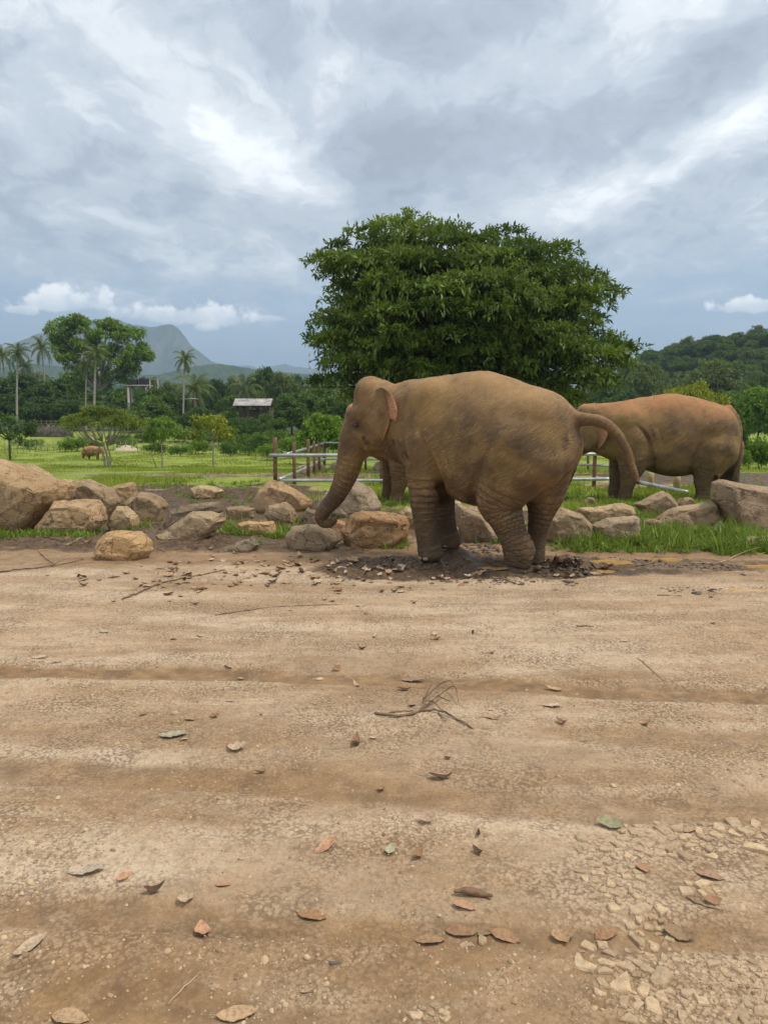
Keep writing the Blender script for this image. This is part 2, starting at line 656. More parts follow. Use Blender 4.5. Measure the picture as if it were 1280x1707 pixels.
def terrain_h(x, y, masks=None, fine=True):
    x = np.asarray(x, float)
    y = np.asarray(y, float)
    P = np.stack([x, y], 1)
    damp, mud, grass = masks if masks is not None else terrain_masks(x, y)
    h = 0.05 * (fbm(P * 0.35, 21, 3) - 0.5) * sstep(y, 0, 3)
    near = 1 - sstep(y, 20, 40)
    if fine:
        h = h + 0.024 * (fbm(P * 2.3, 22, 4) - 0.5) * near
        h = h + near * 0.006 * (vnoise(P * 22, 23) - 0.5)
        h = h + (0.004 * (vnoise(P * 47, 28) - 0.5) + 0.012 * sstep(vnoise(P * 9, 29), 0.78, 0.95) * (vnoise(P * 30, 30))) * (1 - sstep(y, 7, 9)) * (1 - damp)
    for (cx, cy), w, dep, dm in RUTS:
        s = (y - np.interp(x, cx, cy)) / w
        on = sstep(x, cx[0] - 0.2, cx[0] + 0.6) if cx[0] > -1 else 1.0
        h = h - dep * (1 - sstep(np.abs(s), 0.7, 1.15)) * on + 0.55 * dep * np.exp(-((s - 1.35) / 0.28) ** 2) * on
        if dep > 0.012 and fine:   # tyre lugs pressed in the deepest track
            lug = np.sin(x * 52 + 14 * np.abs(s)) * (1 - sstep(np.abs(s - 0.35), 0.25, 0.55))
            h = h + 0.005 * lug * sstep(-x, -0.2, 1.4) * on
    h = h + 0.075 * mud * (fbm(P * 6.5, 24, 4, 0.6) - 0.55) * near + 0.035 * mud * near * sstep(vnoise(P * 12, 25), 0.55, 0.9)
    h = h + 0.16 * (fbm(P * 0.8, 26, 3) - 0.35) * sstep(y, 9.2, 10.5) * near
    for fx, fy, fz, r in FEET:
        w = np.exp(-(np.hypot(x - fx, y - fy) / r) ** 4)
        rim = np.exp(-((np.hypot(x - fx, y - fy) - r * 1.15) / 0.05) ** 2)
        h = h * (1 - w) + w * (fz + 0.012) + 0.035 * rim * vnoise(P * 11, 27)
    for ux, uy, a, b in PUD:
        e = np.hypot((x - ux) / a, (y - uy) / b)
        e = e + 0.5 * (vnoise(P * 6, 34) - 0.5)
        w = 1 - sstep(e, 0.85, 1.55)
        h = h * (1 - w) + w * (-0.05 + 0.03 * (vnoise(P * 9, 33) - 0.5))
    # the field falls away, then a bank and the wooded ground beyond
    h = h - 1.5 * sstep(y, 20, 62) + 2.2 * sstep(y + 8 * (fbm(P * 0.05, 41, 2) - 0.5), 100, 132)
    h = h + 0.3 * (fbm(P * 0.12, 42, 3) - 0.5) * sstep(y, 18, 50)
    hill = 31 * np.exp(-np.abs((x - 165) / 88.0) ** 2.6) * sstep(y, 135, 320)
    hill = hill * (1 + 0.35 * (fbm(P * 0.018, 43, 3) - 0.5)) * (1 - sstep(y, 460, 900))
    h = h + hill
    return h


def grid_axis(parts):
    out = []
    for a, b, s0, s1 in parts:
        v = a
        while v < b - 1e-6:
            out.append(v)
            f = (v - a) / (b - a)
            v += s0 * (s1 / s0) ** f
    out.append(parts[-1][1])
    return np.array(out)


gx_half = grid_axis([(0, 1.6, 0.016, 0.018), (1.6, 5.2, 0.018, 0.034), (5.2, 14, 0.034, 0.3), (14, 120, 0.3, 6), (120, 9000, 6, 1500)])
GX = np.r_[-gx_half[:0:-1], gx_half]
GY_ROAD = grid_axis([(-30, 0, 6, 0.4), (0, 1.5, 0.3, 0.05), (1.5, 3.2, 0.012, 0.016), (3.2, 6.0, 0.016, 0.024), (6.0, 9.25, 0.024, 0.026)])
GY_FAR = grid_axis([(9.25, 13, 0.027, 0.05), (13, 30, 0.06, 0.25), (30, 140, 0.3, 3), (140, 600, 4, 14), (600, 9500, 30, 1800)])


def ground_material():
    m, g, out = material('ground_dirt_grass')
    p = g.pos()
    damp, mud, grass = g.attr('damp'), g.attr('mud'), g.attr('grass')
    big = g.noise(p, 0.55, 4, 0.6)
    px, py, pz = g.sep(p)
    streak = g.noise(g.comb(g.m('MULTIPLY', px, 0.5), g.m('MULTIPLY', py, 2.6), 0.0), 1.0, 5, 0.65)
    mid = g.noise(p, 5.0, 6, 0.65)
    grain = g.noise(p, 170.0, 3, 0.75)
    grit = g.voro(p, 95.0, 'F1', 'Color')
    gr, gg_, gb = g.sep(grit)
    c = g.mix(g.ramp(streak, 0.34, 0.66), (0.36, 0.228, 0.122), (0.60, 0.455, 0.31))
    c = g.mix(g.m('MULTIPLY', g.ramp(big, 0.40, 0.68), 0.45), c, (0.49, 0.32, 0.18))
    c = g.mix(g.m('MULTIPLY', g.ramp(mid, 0.52, 0.75), 0.5), c, (0.28, 0.17, 0.083))
    c = g.mix(g.m('MULTIPLY', g.ramp(mid, 0.46, 0.25), 0.4), c, (0.62, 0.45, 0.27))
    mot = g.noise(p, 17.0, 5, 0.7)
    c = g.mix(g.m('MULTIPLY', g.ramp(mot, 0.5, 0.72), 0.6), c, (0.22, 0.13, 0.065))
    c = g.mix(g.m('MULTIPLY', g.ramp(mot, 0.46, 0.28), 0.35), c, (0.66, 0.49, 0.31))
    # grit: single grains lighter and darker
    c = g.mix(g.m('MULTIPLY', g.ramp(grain, 0.55, 0.75), 0.8), c, (0.12, 0.074, 0.04))
    c = g.mix(g.m('MULTIPLY', g.ramp(grain, 0.45, 0.28), 0.65), c, (0.64, 0.49, 0.32))
    c = g.mix(g.m('MULTIPLY', g.ramp(gr, 0.80, 0.9), 0.45), c, (0.63, 0.49, 0.33))
    c = g.mix(g.m('MULTIPLY', g.ramp(gg_, 0.86, 0.93), 0.22), c, (0.12, 0.075, 0.045))
    # packed gravelly soil: grains with dark gaps, in patches
    gv = g.v('ADD', p, g.v('SCALE', g.noise(p, 30.0, 2, col=True), scale=0.02))
    gd = g.voro(gv, 58.0, 'F1')
    gpatch = g.ramp(g.noise(p, 1.7, 4, 0.65), 0.38, 0.62, 0.15, 1.0)
    gap = g.m('MULTIPLY', g.ramp(gd, 0.42, 0.75), gpatch)
    core = g.m('MULTIPLY', g.ramp(gd, 0.35, 0.08), gpatch)
    c = g.mix(g.m('MULTIPLY', gap, 0.65), c, (0.13, 0.082, 0.045))
    c = g.mix(g.m('MULTIPLY', core, 0.45), c, (0.62, 0.47, 0.30))
    # damp, pressed earth
    dm = g.m('MULTIPLY', damp, g.ramp(g.noise(p, 9.0, 5, 0.7), 0.2, 0.6, 0.45, 1.0))
    c = g.mix(g.m('MULTIPLY', dm, 0.9), c, g.mix(g.ramp(mid, 0.35, 0.65), (0.24, 0.135, 0.055), (0.135, 0.077, 0.034)))
    mudc = g.mix(g.ramp(g.noise(p, 12.0, 5, 0.65), 0.3, 0.7), (0.048, 0.030, 0.016), (0.155, 0.092, 0.045))
    mm = g.ramp(g.m('ADD', mud, g.m('MULTIPLY', g.m('SUBTRACT', mid, 0.5), 0.7)), 0.25, 0.75)
    c = g.mix(mm, c, mudc)
    gn = g.noise(p, 0.35, 5, 0.65)
    gn2 = g.noise(p, 3.5, 5, 0.7)
    gc = g.mix(g.ramp(gn, 0.3, 0.7), (0.175, 0.225, 0.026), (0.275, 0.32, 0.044))
    gc = g.mix(g.m('MULTIPLY', g.ramp(gn2, 0.45, 0.8), 0.7), gc, (0.10, 0.15, 0.02))
    gm = g.ramp(g.m('ADD', grass, g.m('MULTIPLY', g.m('SUBTRACT', gn2, 0.5), 0.6)), 0.3, 0.65)
    c = g.mix(gm, c, gc)
    wood = g.ramp(py, 118.0, 150.0)
    c = g.mix(wood, c, (0.045, 0.065, 0.018))
    rough = g.mix(mm, 0.95, g.ramp(g.noise(p, 6.0, 3, 0.6), 0.35, 0.65, 0.42, 0.9))
    hgt = g.m('ADD', g.m('MULTIPLY', grain, 0.5), g.m('ADD', g.m('MULTIPLY', gr, 0.25), g.m('MULTIPLY', g.noise(p, 42.0, 4, 0.7), 1.3)))
    hgt = g.m('SUBTRACT', hgt, g.m('MULTIPLY', gap, 0.7))
    nrm = g.bump(hgt, g.m('SUBTRACT', 0.75, g.m('MULTIPLY', dm, 0.45)), 0.012)
    finish(g, out, c, rough, nrm, 0.35)
    return m


GROUND_MAT = ground_material()


HEIGHTS = []


def ground_part(name, GY):
    X, Y = np.meshgrid(GX, GY)
    x, y = X.ravel(), Y.ravel()
    mk = terrain_masks(x, y)
    z = terrain_h(x, y, mk)
    ny, nx = X.shape
    HEIGHTS.append(z.reshape(ny, nx))
    a = (np.arange(ny - 1)[:, None] * nx + np.arange(nx - 1)[None, :]).ravel()
    me = mesh_arrays(name, np.stack([x, y, z], 1), np.stack([a, a + 1, a + nx + 1, a + nx], 1))
    for n_, d_ in zip(('damp', 'mud', 'grass'), mk):
        add_attr(me, n_, d_)
    o = obj(name, me, GROUND_MAT)
    o['kind'] = 'structure'
    return o


def gz_many(x, y):
    """height of the ground mesh itself"""
    x, y = np.asarray(x, float), np.asarray(y, float)
    i = np.clip(np.searchsorted(GX, x) - 1, 0, len(GX) - 2)
    j = np.clip(np.searchsorted(GYA, y) - 1, 0, len(GYA) - 2)
    u = np.clip((x - GX[i]) / (GX[i + 1] - GX[i]), 0, 1)
    v = np.clip((y - GYA[j]) / (GYA[j + 1] - GYA[j]), 0, 1)
    return (GZA[j, i] * (1 - u) + GZA[j, i + 1] * u) * (1 - v) + (GZA[j + 1, i] * (1 - u) + GZA[j + 1, i + 1] * u) * v


def gz(x, y):
    return float(gz_many([x], [y])[0])


def hit_ground(px, py):
    """where the ray through a pixel meets the terrain"""
    d = ray(px, py)
    if py > 815:
        z = 0.0
        for _ in range(4):
            t = (z - CAM_H) / d[2]
            z = gz(d[0] * t, d[1] * t)
        return np.array([d[0] * t, d[1] * t, z])
    t = np.geomspace(14, 400, 260)
    z = gz_many(d[0] * t, d[1] * t)
    below = (CAM_H + d[2] * t) < z
    i = int(np.argmax(below)) if below.any() else len(t) - 1
    t0 = t[max(i - 1, 0)]
    t1 = t[i]
    tt = np.linspace(t0, t1, 20)
    zz_ = gz_many(d[0] * tt, d[1] * tt)
    b = (CAM_H + d[2] * tt) < zz_
    tm = tt[int(np.argmax(b))] if b.any() else t1
    return np.array([d[0] * tm, d[1] * tm, gz(d[0] * tm, d[1] * tm)])


ground_part('dirt_road', GY_ROAD)
ground_part('ground', GY_FAR)
GYA = np.r_[GY_ROAD, GY_FAR[1:]]
GZA = np.vstack([HEIGHTS[0], HEIGHTS[1][1:]])

# muddy water standing in the hollows
m, g, out = material('muddy_water')
finish(g, out, g.mix(g.ramp(g.noise(g.pos(), 5.0, 3), 0.3, 0.7), (0.42, 0.235, 0.075), (0.52, 0.31, 0.11)), 0.06, g.bump(g.noise(g.pos(), 14.0, 2), 0.05, 0.01), 0.5)
WATER = m
for k, (ux, uy, a, b) in enumerate(PUD):
    n = 40
    th = np.linspace(0, 2 * math.pi, n, endpoint=False)
    rr = 1.4 * (0.8 + 0.4 * vnoise(np.stack([np.cos(th) * 1.7 + k * 9, np.sin(th) * 1.7], 1), 51))
    ring = np.stack([np.cos(th) * a * rr, np.sin(th) * b * rr, np.zeros(n)], 1)
    V = np.vstack([[0, 0, 0], ring])
    F = np.array([(0, 1 + i, 1 + (i + 1) % n) for i in range(n)])
    o = obj('puddle', mesh_arrays('puddle', V, F), WATER, loc=(ux, uy, -0.010))
    o['kind'] = 'structure'


BARK = simple_mat('bark', (0.11, 0.085, 0.062), 0.9, 0.35, 6.0, bump=0.6, bscale=25.0)
PALE_BARK = simple_mat('pale_bark', (0.36, 0.31, 0.25), 0.9, 0.25, 5.0, bump=0.4, bscale=20.0)


# ------------------------------------------------------------------ rocks
def rock_material():
    m, g, out = material('rock')
    o = g.obj()
    oi = g.n('ShaderNodeObjectInfo')
    tint = oi.outputs['Color']
    sh = g.v('ADD', o, g.comb(g.m('MULTIPLY', oi.outputs['Random'], 37.0), g.m('MULTIPLY', oi.outputs['Random'], 11.0), 0.0))
    big = g.noise(sh, 2.2, 5, 0.6)
    mid = g.noise(sh, 9.0, 6, 0.68)
    fin = g.noise(sh, 60.0, 4, 0.7)
    x, y, z = g.sep(sh)
    st = g.noise(g.comb(g.m('MULTIPLY', x, 2.0), g.m('MULTIPLY', y, 2.0), g.m('MULTIPLY', g.m('ADD', z, g.m('MULTIPLY', x, 0.25)), 16.0)), 1.0, 5, 0.6)
    c = g.mix(g.ramp(big, 0.35, 0.65), g.mix(0.25, tint, (0.14, 0.10, 0.065)), g.mix(0.25, tint, (0.62, 0.47, 0.31)))
    c = g.mix(g.m('MULTIPLY', g.ramp(st, 0.5, 0.72), 0.5), c, g.mix(0.5, tint, (0.40, 0.2, 0.07)))
    c = g.mix(g.m('MULTIPLY', g.ramp(mid, 0.54, 0.72), 0.7), c, (0.12, 0.085, 0.055))
    c = g.mix(g.m('MULTIPLY', g.ramp(mid, 0.42, 0.28), 0.6), c, (0.60, 0.50, 0.36))
    c = g.mix(g.m('MULTIPLY', g.ramp(fin, 0.55, 0.72), 0.4), c, (0.11, 0.08, 0.05))
    crv = g.v('ADD', sh, g.v('SCALE', g.noise(sh, 3.0, 3, col=True), scale=0.5))
    crack = g.ramp(g.voro(crv, 2.6, 'DISTANCE_TO_EDGE'), 0.0, 0.018)
    c = g.mix(g.m('MULTIPLY', g.m('SUBTRACT', 1.0, crack), 0.35), c, (0.05, 0.035, 0.025))
    h = g.m('ADD', g.m('ADD', g.m('MULTIPLY', mid, 1.1), g.m('MULTIPLY', fin, 0.35)), g.m('ADD', g.m('MULTIPLY', st, 0.7), g.m('MULTIPLY', crack, 0.35)))
    finish(g, out, c, 0.9, g.bump(h, 1.0, 0.04), 0.25)
    return m


ROCK = rock_material()


def make_rock(outline, base_py, tint, seed, thick=None, label=None, lean=0.0, group=None, front=0.72, detail=15):
    ol = np.array(outline, float)
    c = ol.mean(0)
    gp = hit_ground(c[0], base_py)
    pxm = gp[1] / 1280.0
    wid = (ol[:, 0].max() - ol[:, 0].min()) * pxm
    hei = (base_py - ol[:, 1].min()) * pxm
    t = thick if thick else min(0.75 * wid, 1.6 * hei + 0.2)
    Yc = gp[1] + t * 0.42
    rs = np.random.default_rng(seed)
    pts = []
    for sc, dy in ((front, -0.42), (1.0, -0.02), (0.97, 0.12), (0.7, 0.5)):
        for q in ol:
            r = c + (q - c) * (sc * rs.uniform(0.93, 1.04) if sc < 0.95 else sc)
            if q[1] > c[1]:
                r[1] = max(r[1], q[1])
            p = at_depth(r[0], r[1], Yc)
            drop = 0.0 if p[2] > gp[2] + 0.5 * hei else 0.0
            pts.append((p[0], Yc + dy * t * rs.uniform(0.85, 1.1) + lean * (p[2] - gp[2]), p[2] - drop))
    pts = np.array(pts)
    lowz = gp[2] - 0.10
    # feet of the stone go a little into the ground
    low = pts[pts[:, 2] < gp[2] + 0.25 * hei].copy()
    low[:, 2] = lowz
    lc = low.mean(0)
    low[:, :2] = lc[:2] + (low[:, :2] - lc[:2]) * 0.74
    pts[:, 2] = np.where(pts[:, 2] < gp[2] + 0.10 * hei, gp[2] + 0.10 * hei, pts[:, 2])
    pts = np.vstack([pts, low])
    pts[:, 2] = np.maximum(pts[:, 2], lowz)
    base = np.array([pts[:, 0].mean(), pts[:, 1].mean(), gp[2]])
    bm = bmesh.new()
    for p in pts - base:
        bm.verts.new(p)
    r = bmesh.ops.convex_hull(bm, input=bm.verts)
    bmesh.ops.delete(bm, geom=[v for v in bm.verts if not v.link_faces], context='VERTS')
    size = max(wid, hei)
    bmesh.ops.dissolve_limit(bm, angle_limit=R(13), verts=bm.verts, edges=bm.edges)
    bmesh.ops.bevel(bm, geom=list(bm.edges), offset=0.012 * size + 0.004, segments=1, affect='EDGES', clamp_overlap=True)
    bmesh.ops.triangulate(bm, faces=bm.faces)
    for it in range(5):
        lim = size / detail
        long_e = [e for e in bm.edges if e.calc_length() > lim]
        if not long_e:
            break
        bmesh.ops.subdivide_edges(bm, edges=long_e, cuts=1)
        bmesh.ops.triangulate(bm, faces=[f for f in bm.faces if len(f.verts) > 3])
    bm.normal_update()
    co = np.array([v.co for v in bm.verts])
    no = np.array([v.normal for v in bm.verts])
    off = seed * 13.7
    n1 = fbm(co / size * 3.0 + off, seed, 3) - 0.5
    n2 = fbm(co / size * 9.0 + off, seed + 5, 3) - 0.5
    led = np.floor((co[:, 2] / size + 0.2 * co[:, 0] / size) * 7 + 2 * n1)
    led = (vnoise(np.stack([led * 3.3, co[:, 0] / size * 2], 1), seed) - 0.5)
    # ridged chips
    rd = np.abs(fbm(co / size * 4.5 + off, seed + 9, 2) - 0.5) * 2
    d = size * (0.07 * n1 + 0.032 * n2 + 0.022 * led - 0.022 * (1 - sstep(rd, 0.0, 0.14)))
    co = co + no * d[:, None]
    for v, q in zip(bm.verts, co):
        v.co = q
    me = bpy.data.meshes.new('rock')
    bm.to_mesh(me)
    bm.free()
    me.polygons.foreach_set('use_smooth', np.ones(len(me.polygons), bool))
    me.set_sharp_from_angle(angle=R(27))
    o = obj('rock', me, ROCK, loc=tuple(base))
    o.color = (*tint, 1)
    tag(o, label, 'rock', group)
    return o


TAN, OR, GREY, DRK, PALE, RED = (0.44, 0.28, 0.135), (0.56, 0.345, 0.15), (0.32, 0.22, 0.118), (0.19, 0.14, 0.085), (0.50, 0.35, 0.185), (0.44, 0.24, 0.10)
ROCKS = [
    ([(-60, 790), (-30, 766), (0, 764), (25, 772), (50, 789), (75, 799), (117, 809), (121, 832), (92, 850), (72, 870), (60, 884), (0, 890), (-60, 890)], 890, TAN, 1, 1.5, 'biggest tan boulder, tallest at the end of the rock row'),
    ([(40, 777), (56, 773), (72, 782), (88, 796), (86, 815), (45, 815)], 862, PALE, 2, 0.5, 'small pale rock poking up behind the biggest tan boulder'),
    ([(122, 802), (148, 797), (176, 811), (201, 836), (197, 850), (176, 862), (123, 850)], 866, GREY, 3, 0.8, 'grey brown angular rock between the biggest boulder and a squarish back rock'),
    ([(90, 836), (117, 831), (164, 832), (174, 845), (180, 865), (172, 878), (117, 886), (55, 893), (64, 877), (78, 853)], 890, TAN, 4, 0.7, 'wide flat topped tan rock leaning on the biggest boulder'),
    ([(182, 812), (225, 803), (230, 824), (226, 840), (190, 840)], 848, TAN, 5, 0.5, 'squarish tan rock standing behind the row, beside churned mud'),
    ([(205, 838), (234, 820), (258, 823), (283, 843), (279, 857), (268, 866), (225, 864)], 868, GREY, 6, 0.7, 'grey brown pointed rock with a dark overhung underside'),
    ([(178, 875), (195, 843), (211, 842), (230, 861), (232, 872), (227, 883), (190, 883)], 884, PALE, 7, 0.4, 'small upright pale rock just behind the orange rock'),
    ([(154, 920), (176, 887), (203, 881), (234, 886), (254, 900), (256, 917), (246, 931), (203, 937), (160, 932)], 935, OR, 8, 0.5, 'bright orange rock lying alone on the road in front of the row'),
    ([(273, 870), (281, 851), (312, 841), (367, 836), (376, 851), (360, 866), (277, 882)], 884, DRK, 9, 0.5, 'long low dark grey rock behind a tan wedge'),
    ([(260, 900), (270, 886), (324, 851), (375, 853), (380, 866), (367, 884), (332, 893), (300, 895), (266, 904)], 900, (0.36, 0.25, 0.14), 10, 0.5, 'tan wedge shaped rock with a dark hollow under it'),
    ([(418, 848), (430, 814), (449, 799), (469, 800), (500, 818), (524, 838), (520, 852), (430, 854)], 856, TAN, 11, 0.9, 'rounded tan rock beside the end post of the pipe fence'),
    ([(441, 859), (445, 842), (477, 836), (492, 849), (496, 867), (449, 869)], 873, (0.34, 0.24, 0.14), 12, 0.4, 'small blocky brown rock in front of the rounded tan rock'),
    ([(375, 846), (402, 842), (426, 847), (424, 862), (379, 862)], 866, GREY, 13, 0.4, 'small low grey rock between the dark rock and the rounded rock'),
    ([(395, 873), (414, 867), (457, 869), (465, 889), (430, 890), (398, 886)], 892, OR, 14, 0.35, 'small flat orange rock sitting in green weeds'),
    ([(369, 916), (391, 908), (422, 893), (434, 908), (424, 918), (375, 922)], 921, (0.24, 0.2, 0.13), 15, 0.3, 'low dull grey stone half buried at the road edge'),
    ([(318, 814), (335, 808), (360, 811), (374, 818), (370, 830), (322, 830)], 832, PALE, 16, 0.8, 'flat pale rock lying in the churned earth in front of the field'),
    ([(525, 846), (541, 820), (565, 808), (592, 800), (621, 815), (637, 845), (621, 860), (527, 862)], 864, (0.31, 0.235, 0.15), 17, 0.9, 'large rounded grey brown rock behind the big elephant\'s trunk'),
    ([(476, 894), (487, 877), (512, 873), (536, 876), (571, 890), (574, 900), (541, 915), (508, 919), (478, 915)], 916, (0.33, 0.235, 0.14), 18, 0.5, 'smooth low brown rock right under the trunk tip'),
    ([(564, 886), (580, 882), (583, 855), (602, 850), (677, 859), (684, 867), (682, 892), (668, 913), (621, 916), (570, 918)], 915, RED, 19, 0.5, 'blocky red brown rock with a flat top between the trunk and the front leg'),
    ([(665, 854), (677, 843), (691, 848), (700, 871), (690, 880), (668, 878)], 880, PALE, 20, 0.4, 'small pale rock behind the big elephant\'s front leg'),
    ([(754, 852), (761, 838), (799, 852), (827, 881), (833, 902), (804, 905), (765, 890)], 905, (0.33, 0.235, 0.14), 21, 0.5, 'slanting brown rock under the belly of the big elephant'),
    ([(732, 862), (752, 832), (768, 836), (775, 868), (740, 876)], 878, PALE, 22, 0.5, 'pale rock behind the slanting rock under the belly'),
    ([(905, 862), (920, 850), (934, 844), (957, 852), (968, 855), (987, 876), (988, 896), (984, 912), (962, 906), (937, 902), (905, 905)], 908, (0.38, 0.27, 0.15), 23, 0.6, 'layered tan rock with a split slab edge beside the hind legs'),
    ([(984, 876), (1013, 863), (1058, 859), (1066, 866), (1067, 894), (1061, 906), (1013, 910), (993, 897)], 909, (0.37, 0.27, 0.165), 24, 0.5, 'tan block rock with faint layers standing in the verge grass'),
    ([(1069, 869), (1117, 848), (1173, 836), (1196, 832), (1207, 847), (1201, 866), (1173, 877), (1139, 882), (1085, 878)], 884, (0.42, 0.29, 0.165), 25, 0.45, 'long tilted tan slab with a pale upper edge above the verge grass'),
    ([(1184, 834), (1187, 803), (1201, 799), (1240, 804), (1280, 812), (1320, 820), (1330, 880), (1257, 888), (1215, 876), (1202, 855)], 888, (0.37, 0.255, 0.16), 26, 0.9, 'huge flat topped reddish tan block beside the red backed elephant'),
    ([(1055, 840), (1080, 826), (1103, 818), (1117, 824), (1131, 844), (1128, 853), (1089, 860), (1066, 858)], 862, GREY, 27, 0.6, 'grey brown wedge rock behind the tilted slab'),
    ([(962, 848), (990, 842), (1032, 839), (1055, 843), (1061, 857), (1038, 868), (990, 876), (971, 870)], 876, PALE, 28, 0.5, 'low pale tan rock overgrown by grass behind the layered rock'),
    ([(1128, 840), (1136, 830), (1150, 828), (1158, 838), (1154, 846), (1130, 847)], 850, GREY, 29, 0.4, 'small grey rock between the red backed elephant\'s legs'),
    ([(1232, 902), (1252, 893), (1300, 892), (1310, 912), (1240, 916)], 914, (0.36, 0.28, 0.17), 30, 0.4, 'low flat tan stone sunk in the verge grass in front of the huge block'),
    ([(972, 836), (980, 828), (990, 830), (995, 840), (976, 842)], 845, GREY, 31, 0.3, 'small grey stone beside the curled trunk tip behind'),
    ([(96, 802), (110, 798), (128, 802), (126, 818), (98, 818)], 850, PALE, 32, 0.4, 'small pale rock wedged behind the biggest boulder\'s shoulder'),
    ([(500, 862), (512, 846), (528, 852), (532, 870), (505, 874)], 876, DRK, 33, 0.3, 'small dark stone beside the blocky brown rock'),
    ([(545, 872), (565, 866), (580, 872), (582, 886), (550, 888)], 890, RED, 34, 0.3, 'small reddish stone behind the trunk tip'),
]
for r_ in ROCKS:
    make_rock(r_[0], r_[1], r_[2], r_[3], r_[4], r_[5])
for px_, py_, w_ in ((640, 772, 20), (530, 776, 13), (505, 779, 10), (562, 774, 16)):     # pale stones in the corral
    p0 = hit_ground(px_, py_ + 12)
    make_rock([(px_ - w_, py_ + 10), (px_ - w_ * .7, py_ - 2), (px_ + w_ * .2, py_ - 6), (px_ + w_ * .9, py_), (px_ + w_, py_ + 10)], py_ + 12, (0.5, 0.38, 0.26), 60 + px_, 1.0,
              'pale stone lying on the grass inside the pipe corral', group='pale stones inside the corral', detail=8)
# ------------------------------------------------------------------ far mountain and foothills
def ridge(name, prof, D, depth, seed, rough, mat, foot_py=716, nx=300, ny=70):
    prof = np.array(prof, float)
    px = np.linspace(prof[0, 0], prof[-1, 0], nx)
    py = np.interp(px, prof[:, 0], prof[:, 1])
    top = np.array([at_depth(a, b, D) for a, b in zip(px, py)])
    v = np.linspace(-1, 1, ny)
    X = np.repeat(top[:, 0][None], ny, 0) * (1 + 0.0 * v[:, None])
    Y = D + depth * v[:, None] + 0 * X
    sh = (1 - np.abs(v)) ** 0.75
    Z = top[:, 2][None] * sh[:, None]
    P = np.stack([X.ravel(), Y.ravel()], 1)
    sc = 1.0 / depth
    rd = 1 - np.abs(fbm(P * np.array([7, 3.2]) * sc, seed, 5) - 0.5) * 2
    rd2 = fbm(P * 40 * sc, seed + 3, 3) - 0.5
    Z = Z.ravel()
    amp = np.repeat(np.sin(np.pi * np.clip(1 - np.abs(v), 0, 1))[:, None], nx, 1).ravel()
    Z = Z * (1 - rough * amp * (1 - rd ** 2)) + rd2 * 0.035 * Z.max()* (0.25 + 0.75 * amp) - 2
    a = (np.arange(ny - 1)[:, None] * nx + np.arange(nx - 1)[None]).ravel()
    me = mesh_arrays(name, np.stack([P[:, 0], P[:, 1], Z], 1), np.stack([a, a + 1, a + nx + 1, a + nx], 1))
    o = obj(name, me, mat)
    o['kind'] = 'structure'
    return o


def mountain_mat(name, sc, rockiness):
    m, g, out = material(name)
    p = g.pos()
    n = g.noise(p, sc, 6, 0.65)
    n2 = g.noise(p, sc * 12, 6, 0.75)
    c = g.mix(g.ramp(n2, 0.35, 0.68), (0.014, 0.034, 0.012), (0.085, 0.125, 0.035))
    c = g.mix(g.m('MULTIPLY', g.ramp(g.noise(p, sc * 3, 4, 0.6), 0.5, 0.7), 0.5), c, (0.02, 0.035, 0.015))
    nz = g.sep(g.n('ShaderNodeNewGeometry').outputs['Normal'])[2]
    st = g.ramp(g.m('ADD', nz, g.m('MULTIPLY', g.m('SUBTRACT', n, 0.5), 0.9)), 0.72, 0.38)
    c = g.mix(g.m('MULTIPLY', st, rockiness), c, (0.19, 0.16, 0.135))
    finish(g, out, c, 0.95, g.bump(n2, 1.0, 12.0 / (sc * 1000)), 0.1)
    return m


MTN = mountain_mat('mountain_forest', 0.0035, 0.6)
FOOT = mountain_mat('foothill_forest', 0.012, 0.15)
ridge('mountain', [(-420, 650), (-250, 600), (-120, 590), (0, 580), (19, 573), (44, 563), (66, 554), (101, 551), (120, 544), (140, 535), (158, 530), (173, 528.5), (199, 530.5), (211, 535), (223, 538.7), (246, 543), (262, 543), (270, 540.5), (281, 538.5), (291, 540), (297, 545),
                   (309, 560), (319, 575), (334, 586), (353, 601), (372, 606), (400, 612), (450, 622), (520, 640), (620, 690)], 4300, 900, 3, 0.5, MTN, ny=110, nx=420)
ridge('distant_ridge', [(330, 660), (370, 615), (390, 609), (412, 606.5), (431, 611), (452, 609), (475, 604), (494, 609), (520, 612), (600, 616), (760, 622), (1000, 640), (1100, 690)], 6600, 900, 9, 0.4, MTN, ny=50)
ridge('foothill', [(-350, 640), (-100, 610), (0, 612), (40, 602), (90, 606), (180, 620), (262, 622), (310, 611), (345, 604), (372, 603), (400, 608), (440, 615), (520, 622), (620, 640), (760, 690)], 1700, 380, 15, 0.45, FOOT)
ridge('foothill', [(-300, 650), (0, 628), (120, 634), (250, 640), (380, 634), (520, 642), (640, 640), (820, 652), (1000, 690)], 700, 160, 19, 0.3, FOOT)

